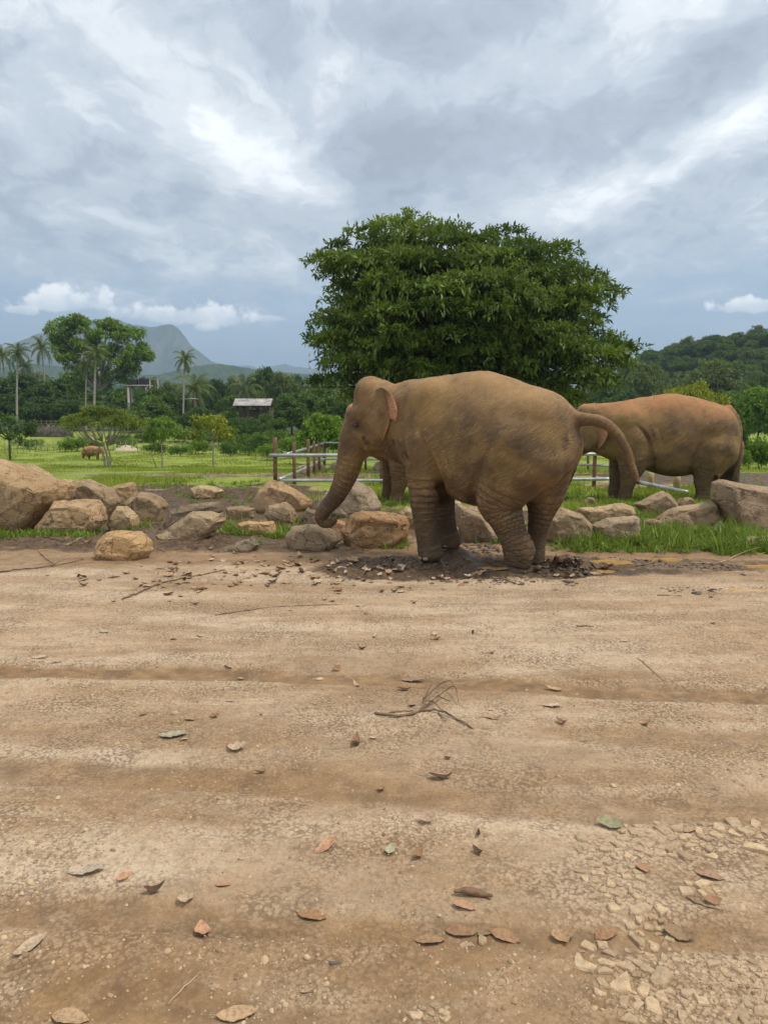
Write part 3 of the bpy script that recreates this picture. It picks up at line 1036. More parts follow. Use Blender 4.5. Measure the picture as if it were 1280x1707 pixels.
CONC = simple_mat('weathered_concrete', (0.40, 0.37, 0.32), 0.9, 0.25, 3.0)
BLACKP = simple_mat('black_plastic', (0.025, 0.027, 0.03), 0.45, 0.1)
TIN = simple_mat('weathered_tin', (0.42, 0.38, 0.36), 0.55, 0.25, 1.2, metallic=0.3)
RUST = simple_mat('rusty_tin', (0.34, 0.20, 0.14), 0.7, 0.3, 1.5)
PIPE = simple_mat('galvanised_pipe', (0.46, 0.47, 0.46), 0.45, 0.2, 4.0, metallic=0.55)
TIMBER = simple_mat('weathered_timber', (0.20, 0.115, 0.065), 0.85, 0.3, 7.0, bump=0.5, bscale=30)
YPOST = simple_mat('yellowish_post', (0.40, 0.31, 0.13), 0.8, 0.25, 5.0, bump=0.3, bscale=20)
PLANK = simple_mat('shaded_timber', (0.10, 0.07, 0.05), 0.85, 0.3, 6.0)  # timber darkened to imitate the shade under the shed roof
WIREP = simple_mat('grey_stake', (0.26, 0.23, 0.18), 0.9, 0.3, 6.0)
REDP = simple_mat('red_paint', (0.5, 0.06, 0.04), 0.6)
WHITEP = simple_mat('white_paint', (0.75, 0.75, 0.72), 0.6)


def box_part(name, c, size, mat, parent, rz=0.0):
    mb = MB()
    mb.box((0, 0, 0), size)
    o = obj(name, mb.mesh(name, smooth=False), mat, parent, tuple(c))
    o.rotation_euler = (0, 0, rz)
    return o


# water tanks on a concrete stand
D = 142.0
s = D / 1280.0
b = at_depth(232, 716, D)
z0 = gz(b[0], D)
st_ = empty('tank_stand', (b[0], D, z0))
zt = at_depth(232, 644, D)[2] - z0
for dx_, dy_ in ((-1.65, 0), (1.65, 0), (-1.65, 2.2), (1.65, 2.2)):
    box_part('post', (dx_, dy_, zt / 2 - 0.4), (0.42, 0.42, zt + 0.8), CONC, st_)
box_part('platform', (0.1, 1.1, zt + 0.12), (4.1, 2.9, 0.24), CONC, st_)
tag(st_, 'tall concrete stand carrying two black water tanks above the trees', 'water stand')
for dx_, w_, lab in ((-0.9, 0.95, 'black water tank on the concrete stand, the one next to the tall airy tree'), (0.95, 1.05, 'black water tank on the concrete stand, the one next to the white frame')):
    mb = MB()
    prof = [(0.98, 0), (1.0, 0.25), (0.97, 0.3), (1.0, 0.36), (1.0, 0.7), (0.97, 0.75), (1.0, 0.8), (1.0, 1.2), (0.75, 1.38), (0.3, 1.45), (0.3, 1.56), (0.02, 1.58)]
    mb.tube([(0, 0, p_[1] * w_ * 0.95) for p_ in prof], [p_[0] * 0.86 * w_ for p_ in prof], 20)
    o = obj('water_tank', mb.mesh('water_tank'), BLACKP, loc=(b[0] + dx_, D + 1.1, z0 + zt + 0.24))
    tag(o, lab, 'water tank')
fr_ = empty('white_frame', (at_depth(257, 640, D)[0], D, gz(b[0], D)))
for dx_ in (-0.7, 0.75):
    box_part('post', (dx_, 0, zt * 0.55), (0.13, 0.13, zt * 1.1 + 0.8), CONC, fr_)
box_part('crossbar', (0.02, 0, zt * 1.1 + 0.48), (1.6, 0.12, 0.12), CONC, fr_)
tag(fr_, 'pale goal shaped frame standing beside the water tanks', 'frame')

# tin roofed shed
D = 112.0
s = D / 1280.0
b = at_depth(421, 716, D)
z0 = gz(b[0], D)
shd = empty('shed', (b[0], D, z0))
ze = at_depth(421, 676, D)[2] - z0
zr = at_depth(421, 662, D)[2] - z0 - 0.15
for dx_ in (-2.3, -0.6, 1.2, 2.5):
    for dy_ in (0.1, 3.4):
        box_part('post', (dx_, dy_, ze / 2 - 0.3), (0.12, 0.12, ze + 0.5), PLANK, shd)
n = 44
xx = np.linspace(-2.75, 2.75, n)
wv = 0.03 * np.sin(np.arange(n) * math.pi / 1.5)
for dy0, dy1, z_a, z_b, nm in ((-0.3, 1.8, ze, zr, 'front'), (3.8, 1.8, ze, zr, 'back')):
    V = np.vstack([np.stack([xx, np.full(n, dy0), z_a + wv], 1), np.stack([xx, np.full(n, dy1), z_b + wv], 1), np.stack([xx, np.full(n, dy0), z_a + wv - 0.03], 1), np.stack([xx, np.full(n, dy1), z_b + wv - 0.03], 1)])
    i = np.arange(n - 1)
    F = np.vstack([np.stack([i, i + 1, i + n + 1, i + n], 1), np.stack([i + 2 * n, i + 3 * n, i + 3 * n + 1, i + 2 * n + 1], 1), np.stack([i, i + 2 * n, i + 2 * n + 1, i + 1], 1)])
    obj('roof', mesh_arrays('roof', V, F), TIN if nm == 'front' else RUST, shd)
box_part('back_wall', (0, 3.3, ze * 0.45), (5.0, 0.1, ze * 0.9), PLANK, shd)  # dark sheet standing in for the shade beneath the roof
tag(shd, 'open shed with a weathered tin roof in front of the trees', 'shed')

# low lean-to roof beside the palms
D = 135.0
b = at_depth(318, 716, D)
z0 = gz(b[0], D)
lt = empty('lean_to', (b[0], D, z0))
zr = at_depth(318, 665, D)[2] - z0
box_part('roof', (0, 0, zr), (2.6, 2.2, 0.12), TIN, lt)
for dx_ in (-1.1, 1.1):
    box_part('post', (dx_, 0, zr / 2), (0.12, 0.12, zr), TIMBER, lt)
tag(lt, 'small flat lean-to roof behind the slender palm', 'shelter')

# stone terrace with a timber railing under the dark trees
D = 118.0
s = D / 1280.0
p0, p1 = at_depth(50, 717, D), at_depth(122, 717, D)
z0 = gz((p0[0] + p1[0]) / 2, D)
cx_ = (p0[0] + p1[0]) / 2
Lw = p1[0] - p0[0]
tw = empty('terrace_wall', (cx_, D, z0))
ztop = at_depth(80, 711, D)[2] - z0
box_part('wall', (0, 0, ztop / 2 - 0.6), (Lw, 0.4, ztop + 1.2), simple_mat('rubble_stone', (0.10, 0.085, 0.065), 0.95, 0.4, 2.5, bump=0.8, bscale=4), tw)
for i in range(9):
    box_part('post', (-Lw / 2 + (i + 0.5) * Lw / 9, 0, ztop + 0.45), (0.14, 0.14, 0.9), TIMBER, tw)
for h_ in (0.4, 0.8):
    box_part('rail', (0, -0.09, ztop + h_), (Lw, 0.06, 0.1), TIMBER, tw)
tag(tw, 'low stone terrace wall with a timber railing under the dark trees', 'wall')

# stake fence along the far edge of the grass
for (xa, ya), (xb, yb), n_, lab in (((-20, 752), (310, 748), 34, 'thin stake fence along the far edge of the field, the length by the umbrella tree'), ((318, 748), (620, 752), 26, 'thin stake fence along the far edge of the field, the length behind the yellow sapling')):
    A_, B_ = hit_ground(xa, ya), hit_ground(xb, yb)
    A_[1] = min(A_[1], 100)
    B_[1] = min(B_[1], 96)
    A_[0], B_[0] = (xa - 640) / 1280 * A_[1], (xb - 640) / 1280 * B_[1]
    fe = empty('stake_fence', (A_[0], A_[1], gz(A_[0], A_[1])))
    o0 = np.array(fe.location)
    mb = MB()
    mb.tube([(0, 0, -0.3), (0.02, 0, 0.5), (0, 0, 1.15)], [0.05, 0.05, 0.04], 6)
    sme = mb.mesh('post')
    tops = []
    for i in range(n_):
        q = A_ + (B_ - A_) * i / (n_ - 1)
        q[2] = gz(q[0], q[1])
        o = obj('post', sme, WIREP, fe, tuple(q - o0))
        o.rotation_euler = (random.gauss(0, 0.06), random.gauss(0, 0.06), random.uniform(0, 6))
        tops.append(q - o0)
    tops = np.array(tops)
    for h_ in (0.45, 0.95):
        mb = MB()
        mb.tube(tops + np.array([0, 0, h_]), 0.012, 4)
        obj('wire', mb.mesh('wire'), WIREP, fe)
    tag(fe, lab, 'fence')

# radio masts on the far ridges
for px, pb, pt, D, lab in ((45, 580, 563, 1650, 'red and white radio mast on the hill below the mountain'), (516, 616, 585, 1600, 'faint red and white radio mast beside the great tree')):
    a, b = at_depth(px, pb, D), at_depth(px, pt, D)
    root = empty('radio_mast', (a[0], D, a[2] - 6))
    H = b[2] - a[2] + 6
    for i in range(7):
        mb = MB()
        w0 = 1.5 - 0.14 * i
        for cx_, cy_ in ((-1, -1), (1, -1), (1, 1), (-1, 1)):
            mb.tube([(cx_ * w0, cy_ * w0, H * i / 7), (cx_ * (w0 - .14), cy_ * (w0 - .14), H * (i + 1) / 7)], 0.28, 5)
            mb.tube([(cx_ * w0, cy_ * w0, H * i / 7), (-cx_ * (w0 - .14), cy_ * (w0 - .14), H * (i + 1) / 7)], 0.14, 4)
        obj('mast_section', mb.mesh('mast_section'), REDP if i % 2 else WHITEP, root)['kind'] = 'stuff'
    tag(root, lab, 'mast')


# ------------------------------------------------------------------ pipe corral
def fence(name, posts, rails, label, post_mat=None):
    base = np.array(posts[0][0], float)
    root = empty(name, tuple(base))
    for p, h, r, mat in posts:
        p = np.array(p, float)
        mb = MB()
        j = rng.normal(0, 0.012, 2)
        mb.tube([(0, 0, -0.35), (j[0], j[1], h * 0.5), (j[0] * 1.5, j[1], h - 0.01), (j[0] * 1.5, j[1], h)], [r, r, r, r * 0.8], 10)
        obj('post', mb.mesh('post'), mat, root, tuple(p - base))
    for a, b, r in rails:
        a, b = np.array(a, float) - base, np.array(b, float) - base
        mb = MB()
        m_ = (a + b) / 2 + np.array([0, 0, -0.006 * np.linalg.norm(b - a) / 4])
        mb.tube(crom([a, m_, b], 9), r, 10)
        obj('rail', mb.mesh('rail'), PIPE, root)
    tag(root, label, 'fence')
    return root


def fp(px, D, dz=0.0):
    x = (px - 640) / 1280 * D
    return np.array([x, D, gz(x, D) + dz])


def at_z(px, py, D):
    return at_depth(px, py, D)


DF, DB = 20.0, 32.0
fence('pipe_fence', [(fp(459, DF), 1.22 + 0.02, 0.055, TIMBER), (fp(491, DF + 1.2), 1.2, 0.05, TIMBER), (fp(636, DF), 1.0, 0.05, TIMBER), (fp(760, DF), 1.0, 0.05, TIMBER), (fp(880, DF), 1.0, 0.05, TIMBER), (fp(990, DF), 0.95, 0.05, TIMBER)],
      [(at_z(449, 759, DF - .07), at_z(730, 757.5, DF - .07), 0.046), (at_z(470, 801, DF - .07), at_z(730, 800.5, DF - .07), 0.046), (at_z(728, 757.5, DF - .07), at_z(1030, 757, DF - .07), 0.046), (at_z(728, 800.5, DF - .07), at_z(1050, 798, DF - .07), 0.046)],
      'pipe rail fence with timber posts running behind the big elephant, square to the road')
fence('pipe_fence', [(fp(514, 24.5), 1.2, 0.055, TIMBER), (fp(524, 27), 1.15, 0.05, TIMBER), (fp(533, 29), 1.15, 0.055, TIMBER)],
      [(at_z(466, 799, DF + .1), at_z(541, 766, DB), 0.042), (at_z(478, 757, DF + .6), at_z(541, 738, DB), 0.04)],
      'pipe rail fence leading back from the end post to the far side of the corral')
fence('pipe_fence', [(fp(541, DB), 1.2, 0.055, TIMBER), (fp(610, DB), 1.1, 0.05, TIMBER), (fp(980, DB), 1.1, 0.05, TIMBER)],
      [(at_z(541, 738, DB - .07), at_z(800, 740, DB - .07), 0.04), (at_z(525, 765, DB - .07), at_z(800, 767, DB - .07), 0.04), (at_z(800, 767, DB - .07), at_z(1030, 777, 26), 0.04)],
      'pipe rail fence along the far side of the corral')
fence('pipe_gate', [(fp(1084, 19.4), 0.42, 0.085, YPOST), (fp(1131, 18.2), 0.40, 0.085, YPOST)],
      [(at_z(1060, 803, 19.6), at_z(1145, 821, 17.6), 0.05)], 'low grey pipe on two yellowish posts under the red backed elephant')
for px, py0, py1, lab in ((1222, 712, 770, 'pale upright stake beside the small thin tree'), (1228, 772, 736, 'pale stake leaning beside the small thin tree')):
    D = 36
    a, b = fp(px - (4 if py0 > py1 else 0), D), at_depth(px + (8 if py0 > py1 else 1), min(py0, py1), D)
    mb = MB()
    mb.tube(crom([a - np.array([0, 0, 0.2]), (a + b) / 2, b], 5) - a, np.linspace(0.05, 0.035, 5), 7)
    tag(obj('stake', mb.mesh('stake'), PALE_BARK, loc=tuple(a)), lab, 'stake')
a, b = hit_ground(262, 780), at_depth(250, 752, 54)
mb = MB()
mb.tube([(0, 0, -.1), tuple((b - a) / 2), tuple(b - a)], [0.03, 0.03, 0.025], 6)
tag(obj('prop_stick', mb.mesh('prop_stick'), PALE_BARK, loc=tuple(a)), 'thin pale stick propping the light green sapling', 'stick')
# sandy heap behind the umbrella tree
mb = None
p = fp(212, 96)
th = np.linspace(0, 6.28, 28, endpoint=False)
V = [(0, 0, 0.75)]
F = []
for k_, (r_, z_) in enumerate(((0.4, 0.62), (0.8, 0.38), (1.15, 0.1), (1.4, -0.2))):
    for t_ in th:
        q = r_ * (1 + 0.2 * mnoise.noise(Vector((math.cos(t_) * 2, math.sin(t_) * 2, k_))))
        V.append((math.cos(t_) * q * 1.3, math.sin(t_) * q, z_))
n = len(th)
F3 = [(0, 1 + i, 1 + (i + 1) % n) for i in range(n)]
F4 = [(1 + k_ * n + i, 1 + (k_ + 1) * n + i, 1 + (k_ + 1) * n + (i + 1) % n, 1 + k_ * n + (i + 1) % n) for k_ in range(3) for i in range(n)]
tag(obj('sand_heap', mesh_arrays('sand_heap', np.array(V), [np.array(F4), np.array(F3)]), simple_mat('sand', (0.5, 0.40, 0.28), 0.95, 0.15), loc=tuple(p)), 'pale heap of sand behind the umbrella tree', 'sand heap')
# ------------------------------------------------------------------ foliage
def leaf_material(name, dark, light, trans=0.25, rough=0.6, objvar=0.35):
    m, g, out = material(name)
    t = g.attr('tone')
    r = g.rand()
    nz = g.noise(g.obj(), 0.7, 3, 0.6)
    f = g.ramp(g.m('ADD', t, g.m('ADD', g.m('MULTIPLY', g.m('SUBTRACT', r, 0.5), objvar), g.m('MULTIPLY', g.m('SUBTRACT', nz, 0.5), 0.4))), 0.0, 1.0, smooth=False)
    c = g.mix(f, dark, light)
    b = g.n('ShaderNodeBsdfPrincipled', {'Base Color': c, 'Roughness': rough, 'Specular IOR Level': 0.25})
    tr = g.n('ShaderNodeBsdfTranslucent', {'Color': g.mix(0.5, c, (0.20, 0.30, 0.02))})
    mx = g.n('ShaderNodeMixShader', {0: trans})
    g.t.links.new(b.outputs[0], mx.inputs[1])
    g.t.links.new(tr.outputs[0], mx.inputs[2])
    g.t.links.new(mx.outputs[0], out.inputs['Surface'])
    return m


def unit(a):
    return a / (np.linalg.norm(a, axis=-1, keepdims=True) + 1e-9)


def crown_mesh(name, pads, sprigs, leaves, L, W, rs, up=0.25, droop=0.35, shell=(0.7, 1.05), spread=0.5):
    """pads: rows cx cy cz rx ry rz tone. Every pad carries sprigs of pointed, folded leaves."""
    pads = np.asarray(pads, float)
    n = len(pads)
    per = np.maximum(3, (sprigs * (pads[:, 3] * pads[:, 4]) / np.mean(pads[:, 3] * pads[:, 4]))).astype(int)
    pi = np.repeat(np.arange(n), per)
    N = len(pi)
    d = rs.normal(size=(N, 3))
    d[:, 2] = d[:, 2] + up * 2
    d = unit(d)
    rad = rs.uniform(shell[0], shell[1], (N, 1))
    pos = pads[pi, :3] + d * rad * pads[pi, 3:6]
    outd = unit(d / pads[pi, 3:6] * pads[pi, 3:4] + np.array([0, 0, 0.15]))
    tone = pads[pi, 6] + rs.normal(0, 0.10, N)
    # leaves
    li = np.repeat(np.arange(N), leaves)
    M = len(li)
    ld = unit(outd[li] * 0.55 + rs.normal(0, spread, (M, 3)) + np.array([0, 0, -droop]))
    b = pos[li] + rs.normal(0, L * 0.28, (M, 3))
    l = L * rs.uniform(0.65, 1.25, (M, 1))
    w = W * rs.uniform(0.7, 1.2, (M, 1))
    side = unit(np.cross(ld, rs.normal(0, 0.5, (M, 3)) + np.array([0, 0, 1.0])))
    nrm = unit(np.cross(side, ld))
    v0 = b
    v2 = b + ld * l - np.array([0, 0, 1]) * l * 0.12
    mid = b + ld * l * 0.48
    v1 = mid + side * w * 0.5 + nrm * w * 0.12
    v3 = mid - side * w * 0.5 + nrm * w * 0.12
    V = np.stack([v0, v1, v2, v3], 1).reshape(-1, 3)
    k = np.arange(M) * 4
    F = np.vstack([np.stack([k, k + 1, k + 2], 1), np.stack([k, k + 2, k + 3], 1)])
    me = mesh_arrays(name, V, F, smooth=False)
    tn = np.repeat(tone[li] + rs.normal(0, 0.12, M), 4)
    add_attr(me, 'tone', tn)
    return me




LEAF_MAIN = leaf_material('leaf_glossy', (0.030, 0.066, 0.012), (0.23, 0.31, 0.055), 0.28, 0.5, 0.0)
LEAF_DARK = leaf_material('leaf_dark', (0.028, 0.062, 0.016), (0.085, 0.15, 0.032), 0.2)
LEAF_MID = leaf_material('leaf_mid', (0.040, 0.088, 0.014), (0.145, 0.235, 0.034), 0.25)
LEAF_PALE = leaf_material('leaf_pale', (0.075, 0.11, 0.03), (0.19, 0.235, 0.066), 0.25)
LEAF_YEL = leaf_material('leaf_yellow', (0.13, 0.17, 0.015), (0.36, 0.36, 0.035), 0.3)
LEAF_LIME = leaf_material('leaf_lime', (0.075, 0.15, 0.015), (0.21, 0.34, 0.034), 0.3)
FROND = leaf_material('frond', (0.045, 0.075, 0.015), (0.17, 0.20, 0.045), 0.2)


LEAF_LIME2 = leaf_material('leaf_fresh', (0.07, 0.135, 0.018), (0.22, 0.34, 0.045), 0.35)


def dome_pads(w, h, h0, n, rs, rxy=(0.16, 0.24), rz=(0.07, 0.12), power=1.0, tone=0.45):
    """pads spread over and through a domed crown: width w, from height h0 to h"""
    out = []
    for i in range(n * 6):
        if len(out) >= n:
            break
        d = unit(rs.normal(size=3))
        rr = rs.uniform(0.45, 1.0) ** 0.5
        lob = 0.82 + 0.36 * mnoise.noise(Vector(d * 1.9) + Vector((w, h, n)))
        x, y = d[0] * rr * w / 2 * lob, d[1] * rr * w / 2 * lob
        z = (h + h0) / 2 + d[2] * rr * (h - h0) / 2 * lob
        if d[2] < -0.55:
            continue
        a = rs.uniform(*rxy) * w / 2
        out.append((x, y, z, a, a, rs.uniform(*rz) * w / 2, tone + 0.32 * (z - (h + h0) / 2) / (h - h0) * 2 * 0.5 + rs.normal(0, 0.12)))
    return out


def limbs_to(mb, base, fork, pads, rs, r0, count=14, sides=6):
    P = np.array(pads)[:, :3]
    mb.tube(crom([base, base * 0.5 + fork * 0.5 + rs.normal(0, 0.03, 3) * fork[2], fork], 6), np.linspace(r0, r0 * 0.72, 6), sides + 2)
    for i in rs.choice(len(P), min(count, len(P)), replace=False):
        tgt = P[i] - np.array([0, 0, 0.1])
        m_ = fork * 0.55 + tgt * 0.45 + np.array([0, 0, 0.08 * np.linalg.norm(tgt - fork)])
        mb.tube(crom([fork - np.array([0, 0, 0.15]), m_, tgt], 6), np.linspace(r0 * 0.5, r0 * 0.08, 6), sides)


def tree_proto(name, w, h, h0, n, sprigs, leaves, L, W, mat, seed, r0=0.2, trunk_mat=None, fork=None, count=12, **kw):
    rs = np.random.default_rng(seed)
    pk = {k: kw.pop(k) for k in ('rxy', 'rz', 'tone') if k in kw}
    pads = dome_pads(w, h, h0, n, rs, **pk)
    root = empty(name)
    mb = MB()
    limbs_to(mb, np.array([0, 0, -0.3]), np.array([0, 0, fork if fork else max(h0, 0) + 0.25 * (h - max(h0, 0))]), pads, rs, r0, count)
    obj('trunk', mb.mesh('trunk'), trunk_mat or BARK, root)
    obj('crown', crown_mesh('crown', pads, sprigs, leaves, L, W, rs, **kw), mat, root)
    root['w'] = w
    root['h'] = h
    return root


PROTO_USED = set()


def put_tree(proto, px, top_py, width_px, D, label, group=None, cat='tree', rz=None, x=None, top=None, sx=1.0):
    """a tree whose crown top shows at (px, top_py), standing D metres away"""
    if proto.name in PROTO_USED:
        o = copy_tree(proto)
    else:
        o = proto
        PROTO_USED.add(proto.name)
    p = at_depth(px, top_py, D)
    z0 = gz(p[0], D)
    o.location = (p[0], D, z0)
    sz = max(0.3, (p[2] - z0)) / proto['h']
    s = width_px * D / 1280.0 / proto['w']
    o.scale = (s * sx, s, sz)
    o.rotation_euler = (0, 0, random.uniform(0, 6.28) if rz is None else rz)
    tag(o, label, cat, group)
    return o


# ---- the great spreading tree behind the elephants
def great_tree():
    rs = np.random.default_rng(77)
    D = 33.0
    OUT = np.array([(513, 447), (516, 428), (531, 410), (552, 402), (574, 391), (588, 368), (615, 366), (644, 353), (680, 357), (714, 365), (740, 372), (762, 368), (808, 374), (832, 368), (858, 375), (879, 391),
                    (905, 390), (935, 400), (953, 428), (991, 447), (1020, 458), (1052, 475), (1040, 495), (1033, 513), (1005, 528), (1000, 545), (1019, 555), (1050, 570), (1061, 583), (1056, 610), (1042, 630),
                    (1020, 650), (986, 660), (958, 690), (900, 700), (620, 700), (574, 672), (540, 665), (505, 650), (508, 628), (530, 610), (520, 594), (503, 572), (507, 548), (513, 527), (545, 500), (560, 487), (540, 478), (516, 465)], float)
    poly = np.array([at_depth(a, b, D) for a, b in OUT])[:, [0, 2]]
    A, Bq = poly, np.roll(poly, -1, 0)

    def inside(p):
        x, z = p
        c = (A[:, 1] > z) != (Bq[:, 1] > z)
        xi = A[:, 0] + (z - A[:, 1]) / np.where(c, Bq[:, 1] - A[:, 1], 1) * (Bq[:, 0] - A[:, 0])
        return (np.sum(c & (x < xi)) % 2) == 1

    def edge(p):
        ab = Bq - A
        t = np.clip(((p - A) * ab).sum(1) / (ab * ab).sum(1), 0, 1)
        return np.sqrt((((A + t[:, None] * ab) - p) ** 2).sum(1)).min()
    pads, pos = [], []
    lo, hi = poly.min(0), poly.max(0)
    tries = 0
    cx = (lo[0] + hi[0]) / 2
    while len(pads) < 380 and tries < 60000:
        tries += 1
        p = rs.uniform(lo, hi)
        if not inside(p):
            continue
        e = edge(p)
        half = min(6.2, 1.55 * e ** 0.85 + 0.1)
        u = rs.uniform(0, 1) ** 0.45
        y = (-half if rs.uniform() < 0.62 else half) * u
        q = np.array([p[0], y, p[1]])
        a = rs.uniform(0.55, 1.15) * (0.55 + 0.45 * min(1, e / 1.2))
        if e < a * 0.62:
            continue
        if pos and (np.abs((np.array(pos) - q) / np.array([1.0, 1.0, 0.75])) ** 2).sum(1).min() < 0.80:
            continue
        pos.append(q)
        # outer pads toned lighter, inner ones darker: shade of the hollows painted in
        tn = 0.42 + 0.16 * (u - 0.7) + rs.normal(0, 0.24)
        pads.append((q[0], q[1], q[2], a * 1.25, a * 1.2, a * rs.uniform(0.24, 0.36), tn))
    base = at_depth(775, 765, D)
    z0 = gz(base[0], D)
    root = empty('spreading_tree', (base[0], D, z0))
    off = np.array([base[0], 0, z0])
    P = np.array(pads)
    P[:, :3] -= off
    mb = MB()
    for ang, r0, lean in ((0.2, 0.34, 0.5), (2.0, 0.28, 0.7), (3.6, 0.30, 0.9), (5.0, 0.24, 0.6)):
        fork = np.array([math.cos(ang) * lean * 1.3, math.sin(ang) * lean, 2.6 + lean])
        b0 = np.array([math.cos(ang) * 0.25, math.sin(ang) * 0.25, -0.3])
        mb.tube(crom([b0, (b0 + fork) / 2 + rs.normal(0, 0.08, 3), fork], 8), np.linspace(r0, r0 * 0.7, 8), 10)
        dirs = np.arctan2(P[:, 1], P[:, 0])
        near = np.where(np.cos(dirs - ang) > 0.3)[0]
        for i in rs.choice(near, min(26, len(near)), replace=False):
            tgt = P[i, :3] - np.array([0, 0, 0.15])
            m_ = fork * 0.5 + tgt * 0.5 + np.array([0, 0, 0.06 * np.linalg.norm(tgt - fork)]) + rs.normal(0, 0.2, 3)
            mb.tube(crom([fork - np.array([0, 0, 0.2]), m_, tgt], 8), np.linspace(r0 * 0.45, 0.02, 8), 6)
    obj('trunk', mb.mesh('trunk'), BARK, root)
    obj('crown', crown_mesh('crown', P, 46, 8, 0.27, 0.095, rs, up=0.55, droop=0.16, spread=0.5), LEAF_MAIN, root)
    tag(root, 'great spreading dark green tree with layered foliage standing behind the elephants', 'tree')


great_tree()

# ---- prototypes
T_DARK = tree_proto('broadleaf_tree', 12, 10, -1.2, 90, 22, 6, 0.62, 0.30, LEAF_DARK, 101, 0.3)
T_MID = tree_proto('broadleaf_tree', 11, 10, -0.8, 80, 22, 6, 0.58, 0.28, LEAF_MID, 102, 0.28)
T_PALE = tree_proto('broadleaf_tree', 10, 11, -0.2, 70, 20, 6, 0.55, 0.24, LEAF_PALE, 103, 0.25, PALE_BARK)
T_ROUND = tree_proto('broadleaf_tree', 10, 9, -1.2, 80, 22, 6, 0.55, 0.28, LEAF_MID, 104, 0.25)
T_LIME = tree_proto('broadleaf_tree', 9, 8, 0.8, 70, 22, 6, 0.5, 0.26, LEAF_LIME, 105, 0.2)
T_YEL = tree_proto('spreading_yellow_tree', 9, 5.5, 2.2, 46, 26, 6, 0.36, 0.17, LEAF_YEL, 106, 0.16, rz=(0.04, 0.07))
T_SAP = tree_proto('sapling', 3.6, 4.2, 1.4, 26, 14, 6, 0.26, 0.12, LEAF_LIME, 107, 0.07, PALE_BARK, rxy=(0.2, 0.34), rz=(0.10, 0.18))
T_SAPY = tree_proto('sapling', 4.0, 4.0, 1.5, 24, 16, 6, 0.28, 0.13, LEAF_YEL, 108, 0.08, PALE_BARK, rxy=(0.2, 0.34), rz=(0.08, 0.16))
T_SAPD = tree_proto('sapling', 4.6, 4.2, 1.0, 34, 16, 6, 0.26, 0.11, LEAF_DARK, 109, 0.10)
BUSH = tree_proto('bush', 3.0, 1.9, 0.1, 26, 16, 6, 0.22, 0.10, LEAF_LIME, 110, 0.04, rxy=(0.25, 0.4), rz=(0.18, 0.3))
BUSHD = tree_proto('bush', 3.2, 2.2, 0.1, 28, 16, 6, 0.24, 0.11, LEAF_MID, 111, 0.04, rxy=(0.25, 0.4), rz=(0.18, 0.3))


def umbrella_tree():
    rs = np.random.default_rng(31)
    D = hit_ground(180, 778)[1]
    b = hit_ground(180, 778)
    s = D / 1280.0
    root = empty('umbrella_tree', tuple(b))
    pads = []
    for i in range(62):
        a = rs.uniform(0, 6.28)
        r = rs.uniform(0.1, 1) ** 0.6
        x, y = math.cos(a) * r * 66 * s, math.sin(a) * r * 58 * s
        z = (97 - 26 * r * r - rs.uniform(0, 7)) * s
        pads.append((x - 7 * s, y, z, 13 * s, 13 * s, 2.2 * s, 0.45 + rs.normal(0, 0.2)))
    mb = MB()
    forks = []
    for sx_, bend in ((-4, -6), (3, 9), (0, 0)):
        f = np.array([(-8 + bend) * s, rs.normal(0, 4) * s, (38 + rs.uniform(-4, 8)) * s])
        mb.tube(crom([(sx_ * s, 0, -0.2), ((sx_ * 1.6) * s, 0, 16 * s), f], 7), np.linspace(0.075, 0.055, 7), 8)
        forks.append(f)
    for i, p in enumerate(pads[:44]):
        f = forks[int(np.argmin([abs(q[0] - p[0] * 0.4) for q in forks]))]
        t = np.array(p[:3])
        mb.tube(crom([f, f * 0.5 + t * 0.5 - np.array([0, 0, 0.10 * np.linalg.norm(t - f)]), t], 6), np.linspace(0.05, 0.012, 6), 5)
    obj('trunk', mb.mesh('trunk'), PALE_BARK, root)
    obj('crown', crown_mesh('crown', pads, 26, 6, 0.25, 0.09, rs, droop=0.1, up=0.4), leaf_material('leaf_feathery', (0.09, 0.13, 0.02), (0.25, 0.28, 0.05), 0.3), root)
    tag(root, 'flat topped umbrella tree with thin pale branches standing alone in the grass field', 'tree')


umbrella_tree()


def tall_tree():
    """the tall airy tree above the palms on the left"""
    rs = np.random.default_rng(52)
    D = 150.0
    s = D / 1280.0
    b = at_depth(168, 700, D)
    z0 = gz(b[0], D)
    root = empty('tall_tree', (b[0], D, z0))
    lob = [(112, 545, 20), (135, 548, 24), (165, 552, 26), (195, 556, 24), (215, 562, 22), (228, 585, 22), (205, 590, 26), (178, 585, 26), (150, 580, 24), (120, 580, 22), (105, 590, 18), (128, 605, 24), (165, 615, 28), (200, 620, 26), (215, 610, 16),
           (145, 640, 28), (185, 650, 28), (100, 562, 14), (240, 592, 10), (130, 533, 8), (180, 540, 12)]
    pads = []
    for lx, ly, lr in lob:
        for i in range(11):
            d = unit(rs.normal(size=3)) * rs.uniform(0.5, 1) * lr
            p = at_depth(lx + d[0], ly + d[2] * 0.75, D)
            a = rs.uniform(5, 9) * s
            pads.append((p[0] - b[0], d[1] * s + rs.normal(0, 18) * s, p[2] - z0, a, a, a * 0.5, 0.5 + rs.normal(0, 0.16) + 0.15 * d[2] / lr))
    mb = MB()
    limbs_to(mb, np.array([0, 0, -0.3]), np.array([0, 0, 7.0]), pads, rs, 0.45, 60)
    obj('trunk', mb.mesh('trunk'), PALE_BARK, root)
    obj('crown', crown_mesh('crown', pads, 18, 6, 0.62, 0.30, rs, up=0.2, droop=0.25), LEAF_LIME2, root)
    tag(root, 'tall airy green tree rising above the palms in front of the mountain', 'tree')


tall_tree()


